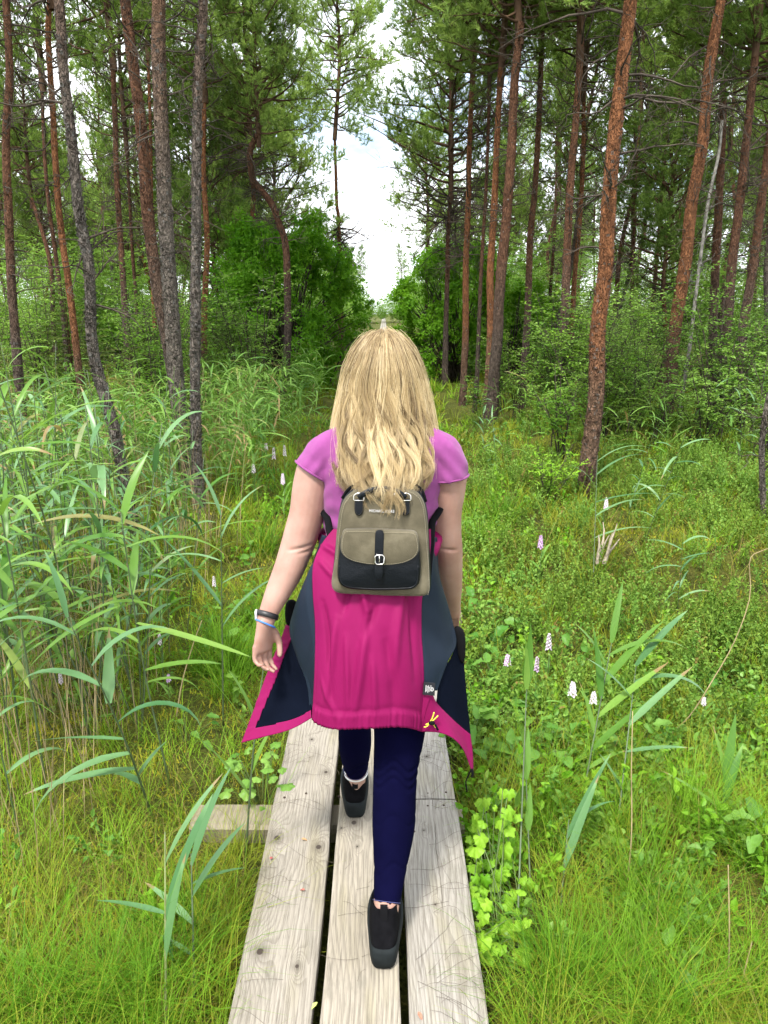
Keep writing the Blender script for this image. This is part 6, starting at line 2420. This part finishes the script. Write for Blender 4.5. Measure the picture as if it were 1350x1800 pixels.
# lime-leaved creeper against the right plank edge
o = thing('lobed_leaf_plant', 'tall clump of lime-green lobed leaves growing against the right plank', 'plant', tuple(PG(868, 1600, 0.0)), None)
b0 = np.array(o.location)
gs = Geo()
for k in range(110):
    py = rh.uniform(1385, 1690)
    cx = np.interp(py, [1385, 1440, 1520, 1600, 1690], [880, 865, 868, 875, 868])
    hw = np.interp(py, [1385, 1440, 1520, 1600, 1690], [18, 38, 52, 62, 45])
    px = cx + rh.uniform(-1, 1) * hw
    gy = PG(px, 1640 if py > 1560 else 1560)[1]
    Y = gy + rh.uniform(-.16, .14) + (1640 - py) / 300 * .12
    p_ = P(px, py, Y)
    if p_[2] < .03:
        p_ = PG(px, py, .03 + rh.uniform(0, .05))
    p_[0] = max(p_[0], .285)
    c = obj('leaf', LOBED[rh.randint(0, 5)], None, o)
    c.location = p_ - b0
    s = rh.uniform(.42, 1.12)
    c.scale = (s, s, s)
    c.rotation_euler = (rh.normal(.1, .35), rh.normal(.25, .35), rh.uniform(-2.6, -.5))
    if k % 3 == 0:
        foot = np.array((b0[0] + rh.normal(0, .05), b0[1] + rh.normal(0, .08), -.03)) - b0
        q = p_ - b0
        tube(gs, smooth_path(np.array([foot, foot * .45 + q * .55 + (0, 0, .03), q]), 6), .0016, 4)
obj('stems', gs.mesh('stems'), M['herb_stem'], o)
p = PG(785, 1465, BZ + .02)
p = PG(487, 1390)
herb('bright clump of lobed leaves at the left plank edge under the jacket tip', -.475, 2.62, rh, 26, .25, .14, 1.0, None, LOBED, 'herb', name='lobed_leaf_plant')
herb('small sprig of lime lobed leaves leaning onto the right plank', .285, 2.28, rh, 6, .14, .06, .8, None, LOBED, name='lobed_leaf_plant')
herb('clump of large oval leaves beside the jacket\'s right tip', .36, 2.95, rh, 9, .24, .10, 1.6, None, OVAL, name='leafy_herb')
herb('broad oval-leaved plant at the right edge in the grass', 1.28, 2.22, rh, 7, .20, .12, 1.25, None, OVAL)
herb('oval-leaved plant at the bottom right corner by the dry stalks', .80, 1.78, rh, 6, .16, .09, 1.0, None, OVAL)
for k, (px, py, n, s) in enumerate([(850, 1130, 12, 1.5), (880, 1090, 12, 1.4), (905, 1060, 10, 1.3), (840, 1060, 9, 1.3), (870, 1180, 10, 1.3), (990, 1330, 9, 1.2), (1040, 1300, 10, 1.1), (940, 1310, 9, 1.1), (890, 1290, 8, 1.2), (1010, 1250, 8, 1.0),
                                    (900, 1350, 8, 1.1), (1120, 1300, 8, 1.0), (960, 1240, 8, 1.0), (860, 1240, 9, 1.2), (1250, 1180, 8, 1.0), (900, 1010, 9, 1.2), (1000, 1120, 8, 1.0)]):
    p = PG(px, py + 25)
    herb('low oval-leaved herb on the right bank', p[0], p[1], rh, n, .20, .13, s * .85, 'low oval-leaved herbs on the right bank', OVAL)
for k, (px, py, n, s) in enumerate([(150, 1135, 8, 1.0), (285, 1010, 9, 1.3), (400, 1140, 8, 1.2), (420, 1070, 9, 1.2), (330, 1280, 7, .8), (250, 1090, 7, 1.0), (440, 960, 8, 1.2), (170, 1240, 6, .8)]):
    p = PG(px, py + 25)
    herb('low oval-leaved herb on the left bank', p[0], p[1], rh, n, .18, .12, s * .85, 'low oval-leaved herbs on the left bank', OVAL)

# ------------------------------------------------------------------ grass, moss and litter
def protoset(fn, n, seed):
    out = []
    for q in range(n):
        rs = np.random.RandomState(seed + q)
        g = Geo()
        fn(g, rs)
        out.append(g.mesh('tuft', False))
    return out




def protoset(fn, n, seed):
    out = []
    for q in range(n):
        rs = np.random.RandomState(seed + q)
        g = Geo()
        fn(g, rs)
        out.append(g.mesh('tuft', False))
    return out


CLEAR = []     # (x, y, r): spots kept low so that the plants there show


def field(name, label, cat, n_tuft, per, rs, mat, y0, y1, R, L, w0, lean, droop, where=None, x0=-.66, x1=.66, seg=3, keep=.35, centres=None, grow=.03, wgrow=1.0, z=-.015):
    """one mesh of grass blades growing in tufts; thinner cover farther off"""
    if centres is None:
        y = y0 * (y1 / y0) ** rs.uniform(0, 1, n_tuft)
        x = rs.uniform(x0, x1, n_tuft) * (y + 1.0)
    else:
        x, y = centres
    if where is not None:
        k = rs.uniform(0, 1, len(x)) < where(x, y)
        x, y = x[k], y[k]
    k = np.abs(x + .072) > keep
    for cx, cy, cr in CLEAR:
        k &= np.hypot(x - cx, y - cy) > cr
    x, y = x[k], y[k]
    nt = len(x)
    sc_t = (1 + grow * np.maximum(0, y - 3)) * rs.uniform(.65, 1.2, nt)
    tt = rs.uniform(0, 1, nt)
    t_az = rs.uniform(0, 6.28, nt)
    I = np.repeat(np.arange(nt), per)
    n = len(I)
    a = np.where(rs.uniform(0, 1, n) < .3, t_az[I] + rs.normal(0, .6, n), rs.uniform(0, 6.28, n))
    r = R * np.sqrt(rs.uniform(0, 1, n)) * sc_t[I] * (1 + .08 * y[I])
    b = rs.uniform(0, 6.28, n)
    bx, by = x[I] + np.cos(b) * r, y[I] + np.sin(b) * r
    k = np.abs(bx + .072) > keep - .02
    I, a, bx, by = I[k], a[k], bx[k], by[k]
    n = len(I)
    base = np.stack([bx, by, gz(bx, by) + z], -1)
    ln = rs.uniform(L[0], L[1], n) * sc_t[I]
    e0 = math.pi / 2 - rs.uniform(lean[0], lean[1], n)
    dr = rs.uniform(droop[0], droop[1], n)
    s = np.linspace(0, 1, seg + 1)
    e = e0[:, None] - dr[:, None] * s[None, :] ** 1.5
    d = np.stack([np.cos(a)[:, None] * np.cos(e), np.sin(a)[:, None] * np.cos(e), np.sin(e)], -1)
    pts = np.concatenate([np.zeros((n, 1, 3)), np.cumsum((d[:, 1:] + d[:, :-1]) / 2 * (ln[:, None, None] / seg), 1)], 1) + base[:, None]
    tw = rs.uniform(-.9, .9, n)
    side = np.stack([-np.sin(a + tw), np.cos(a + tw), np.zeros(n)], -1)
    ww = w0 * (1 + wgrow * np.maximum(0, by - 2.5) / 2.5) * rs.uniform(.6, 1.3, n)
    w_ = ww[:, None] * np.maximum(.12, (1 - s ** 2))[None, :]
    V = np.stack([pts - side[:, None] * w_[..., None], pts + side[:, None] * w_[..., None]], 2).reshape(-1, 3)
    k = (np.arange(n)[:, None] * (seg + 1) + np.arange(seg)[None, :]) * 2
    Q = np.stack([k, k + 1, k + 3, k + 2], -1).reshape(-1, 4)
    tint = np.clip(tt[I] * .75 + rs.uniform(0, .35, n), 0, 1)
    me = mesh_np(name, V, [Q], False, np.repeat(tint, (seg + 1) * 2))
    o = obj(name, me, M[mat])
    tag(o, label, cat, None, 'stuff')


def small_leafy(g, rs, h=.2, lf=.016, ns=7, nl=15):
    for q in range(ns):
        a = rs.uniform(0, 6.28)
        d = np.array((math.cos(a) * .5, math.sin(a) * .5, 1))
        st_ = wander((rs.normal(0, .03), rs.normal(0, .03), -.01), d, h * rs.uniform(.6, 1.1), 5, rs, .15, .05)
        tube(g, st_, np.linspace(.0016, .0007, 6), 3, .1)
        w_ = np.linspace(.3, 1, nl)
        C = np.stack([np.interp(w_ * 5, np.arange(6), st_[:, c]) for c in range(3)], -1)
        D = rs.normal(0, 1, (nl, 3)) + (0, 0, .5)
        leaf_quads(g, C, D, nrm(rs.normal(0, .4, (nl, 3)) + (0, 0, 1)), lf * rs.uniform(.7, 1.3, nl), lf * .6, rs, np.clip(rs.uniform(0, .6) + rs.uniform(0, .4, nl), 0, 1))


dwf = protoset(lambda g, rs: small_leafy(g, rs, .26, .019, 8, 16), 4, 800)
hrb = protoset(lambda g, rs: small_leafy(g, rs, .13, .030, 5, 6), 4, 820)


def rand_area(n, y0, y1, rs, x0=-.62, x1=.62, pw=1.0):
    """points in the view wedge, denser near the camera"""
    u = rs.uniform(0, 1, n)
    y = (y0 ** (1 - pw) + u * (y1 ** (1 - pw) - y0 ** (1 - pw))) ** (1 / (1 - pw)) if abs(pw - 1) > 1e-3 else y0 * (y1 / y0) ** u
    x = rs.uniform(x0, x1, n) * (y + .9)
    return x, y


def lay(name, label, cat, x, y, protos, mats, s0, s1, seed, grow=0.0, tilt=.15, keep=.36, cushion=0.0):
    rs = np.random.RandomState(seed)
    k = np.abs(x + .072) > keep
    x, y = x[k], y[k]
    n = len(x)
    ms = []
    for m_ in mats:
        for p_ in protos:
            ms.append((p_.copy(), M[m_]))
    col = proto_collection(name, ms)
    s = rs.uniform(s0, s1, n) * (1 + grow * np.maximum(0, y - 3))
    scatter(name, label, cat, np.column_stack([x, y, gz(x, y) + cushion * s]), np.column_stack([rs.normal(0, tilt, n), rs.normal(0, tilt, n), rs.uniform(0, 6.28, n)]), s, rs.randint(0, len(ms), n), col)


rg = np.random.RandomState(99)
nz = lambda x, y, sd, f: vnoise(np.column_stack([x, y, x * 0]), sd, f, 2)
for px, py, cr in [(868, 1640, .20), (868, 1560, .16), (487, 1390, .10), (405, 1435, .11), (800, 1320, .1), (450, 1425, .08)]:
    p = PG(px, py)
    CLEAR.append((p[0], p[1], cr))
sig = lambda v: 1 / (1 + np.exp(-3.5 * v))
field('grass', 'fine green bog grass covering the ground on both sides of the planks', 'grass', 2600, 26, rg, 'grass', 1.1, 26, .05, (.14, .36), .0011, (.05, .8), (.4, 1.8), lambda x, y: sig(nz(x, y, 1, 2.2) + .35 * (x > 0) - .35 * ((x < -.6) & (y < 3.4))), seg=4)
field('bright_grass', 'fresh bright green grass blades on both banks', 'grass', 1500, 24, rg, 'grass_bright', 1.1, 20, .05, (.12, .34), .0012, (.05, .8), (.4, 1.7), lambda x, y: sig(nz(x, y, 2, 1.6) - .1 - .2 * (x > 1.5)), seg=4)
field('short_grass', 'short yellow-green turf growing between the moss and the herbs', 'grass', 3000, 20, rg, 'grass', 1.1, 14, .08, (.05, .15), .0013, (0, .9), (.2, 1.4), None)
field('dry_grass', 'straw-coloured dead grass lying among the green blades', 'grass', 2300, 9, rg, 'grass_dry', 1.1, 12, .09, (.10, .36), .0009, (.2, 1.4), (.1, 1.2), lambda x, y: sig(nz(x, y, 4, 1.8) + .3 * (x < 0)))
field('moss', 'yellow-green bog moss cushions on the left bank', 'moss', 3400, 26, rg, 'moss', 1.1, 8, .085, (.012, .045), .0026, (0, 1.2), (.1, .9), lambda x, y: sig(nz(x, y, 7, 2.5) + .7 * (x < -.45) - .45 * (x > .3)), seg=2, z=-.006)
field('dry_reed_stems', 'thin tan dead reed stems standing in the reed bed', 'dry stems', 170, 6, rg, 'straw', 2.2, 11, .12, (.4, 1.15), .0016, (.0, .28), (-.1, .35), None, -.62, -.16, 3, 1.0, wgrow=.5)
x, y = rand_area(1700, 2.9, 13, rg, .10, .62, pw=1.0)
f = nz(x, y, 9, 1.1) + .4 * (x > 1.2) - .9 * (y < 3.4)
k = rg.uniform(-.8, .8, len(x)) < f
lay('dwarf_shrubs', 'low brownish dwarf shrubs with tiny leaves on the right bank', 'dwarf shrubs', x[k], y[k], dwf, ('dwarf', 'dwarf', 'shrub'), .7, 1.25, 6, .05)
x, y = rand_area(3000, 1.8, 13, rg, pw=1.0)
f = nz(x, y, 11, 1.6) + .3 * (x > 0) - .2 - .9 * ((x < 0) & (y < 3.3)) - .5 * ((x > 0) & (y < 2.3))
k = rg.uniform(-.7, 1.0, len(x)) < f
lay('ground_herbs', 'small broad-leaved herbs dotted through the grass', 'herbs', x[k], y[k], hrb, ('herb', 'shrub', 'lime'), .7, 1.4, 7, .05)
tx, ty = [], []
for px, py in [(1150, 1690), (1050, 1740), (1230, 1640), (980, 1620), (1120, 1560), (1010, 1780), (1290, 1750), (960, 1720), (1180, 1790), (330, 1720), (250, 1790), (400, 1690), (180, 1760), (360, 1590), (420, 1790),
               (400, 1130), (440, 1190), (370, 1180), (450, 1110), (940, 1450), (1090, 1470), (1200, 1440), (1300, 1560), (60, 1790), (900, 1790), (560, 860), (520, 900), (480, 930), (840, 900), (870, 960), (900, 900)]:
    for k in range(2):
        p = PG(px + rg.normal(0, 28), py + rg.normal(0, 25))
        tx.append(p[0])
        ty.append(p[1])
field('grass_tussocks', 'long arching grass tussocks beside the planks', 'grass', 0, 130, rg, 'grass_bright', 1, 9, .06, (.22, .50), .0012, (.02, .9), (.6, 2.0), None, seg=5, keep=.46, centres=(np.array(tx), np.array(ty)))

# fallen needles, grass bits and a few leaves on the planks
g = Geo()
rs = np.random.RandomState(41)
for k in range(75):
    x0, y0 = rs.uniform(-.38, .26), rs.uniform(1.35, 3.4)
    a = rs.normal(0, .7) + (math.pi if rs.uniform() < .5 else 0)
    L = rs.uniform(.03, .16) * (1 if rs.uniform() < .8 else 1.6)
    n_ = 6
    aa = a + np.cumsum(rs.normal(0, .16, n_))
    pts = np.vstack([[x0, y0], np.array([x0, y0]) + np.cumsum(np.stack([np.cos(aa), np.sin(aa)], -1) * L / n_, 0)])
    zz = BZ + .0022 + rs.uniform(0, .006) * np.sin(np.linspace(0, math.pi, n_ + 1))
    tube(g, np.column_stack([pts, zz]), .00042, 3, rs.uniform())
for k in range(50):
    sgn = rs.choice((-1, 1))
    x0 = -.40 if sgn > 0 else .275
    y0 = rs.uniform(1.35, 3.3)
    L = rs.uniform(.06, .2)
    s = np.linspace(0, 1, 7)
    pts = np.column_stack([x0 + sgn * L * s, y0 + rs.normal(0, .05) * s + .03 * np.sin(s * 4 + k), BZ + .004 + rs.uniform(.0, .04) * np.sin(s * math.pi) * (1 - .4 * s)])
    tube(g, pts, .00042, 3, rs.uniform())
lt = obj('fallen_needles', g.mesh('fallen_needles'), simple('dry needle', (.09, .07, .05), .8, 20, .5))
tag(lt, 'scattered dark fallen needles and grass bits on the planks', 'litter', None, 'stuff')
flake = oval_leaf(.02, .011, 901)
for k, (px, py, c, lab) in enumerate([(530, 1477, (.38, .22, .10), 'curled tan leaf scrap between the knots of the left plank'), (475, 1513, (.35, .10, .09), 'small reddish leaf scrap near the left plank edge'), (536, 1568, (.30, .10, .08), 'reddish needle scrap midway down the left plank'),
                                       (558, 1765, (.36, .42, .10), 'yellow-green leaf fallen into the gap between left and middle planks'), (735, 1782, (.30, .13, .08), 'reddish scrap at the bottom of the right plank')]):
    o = obj('fallen_leaf', flake.copy(), simple('fallen leaf %d' % k, c, .7))
    o.location = Vector(PG(px, py, BZ)) + Vector((0, 0, .006))
    o.rotation_euler = (.1, .1, k * 1.3)
    tag(o, lab, 'leaf', 'leaf scraps on the planks')
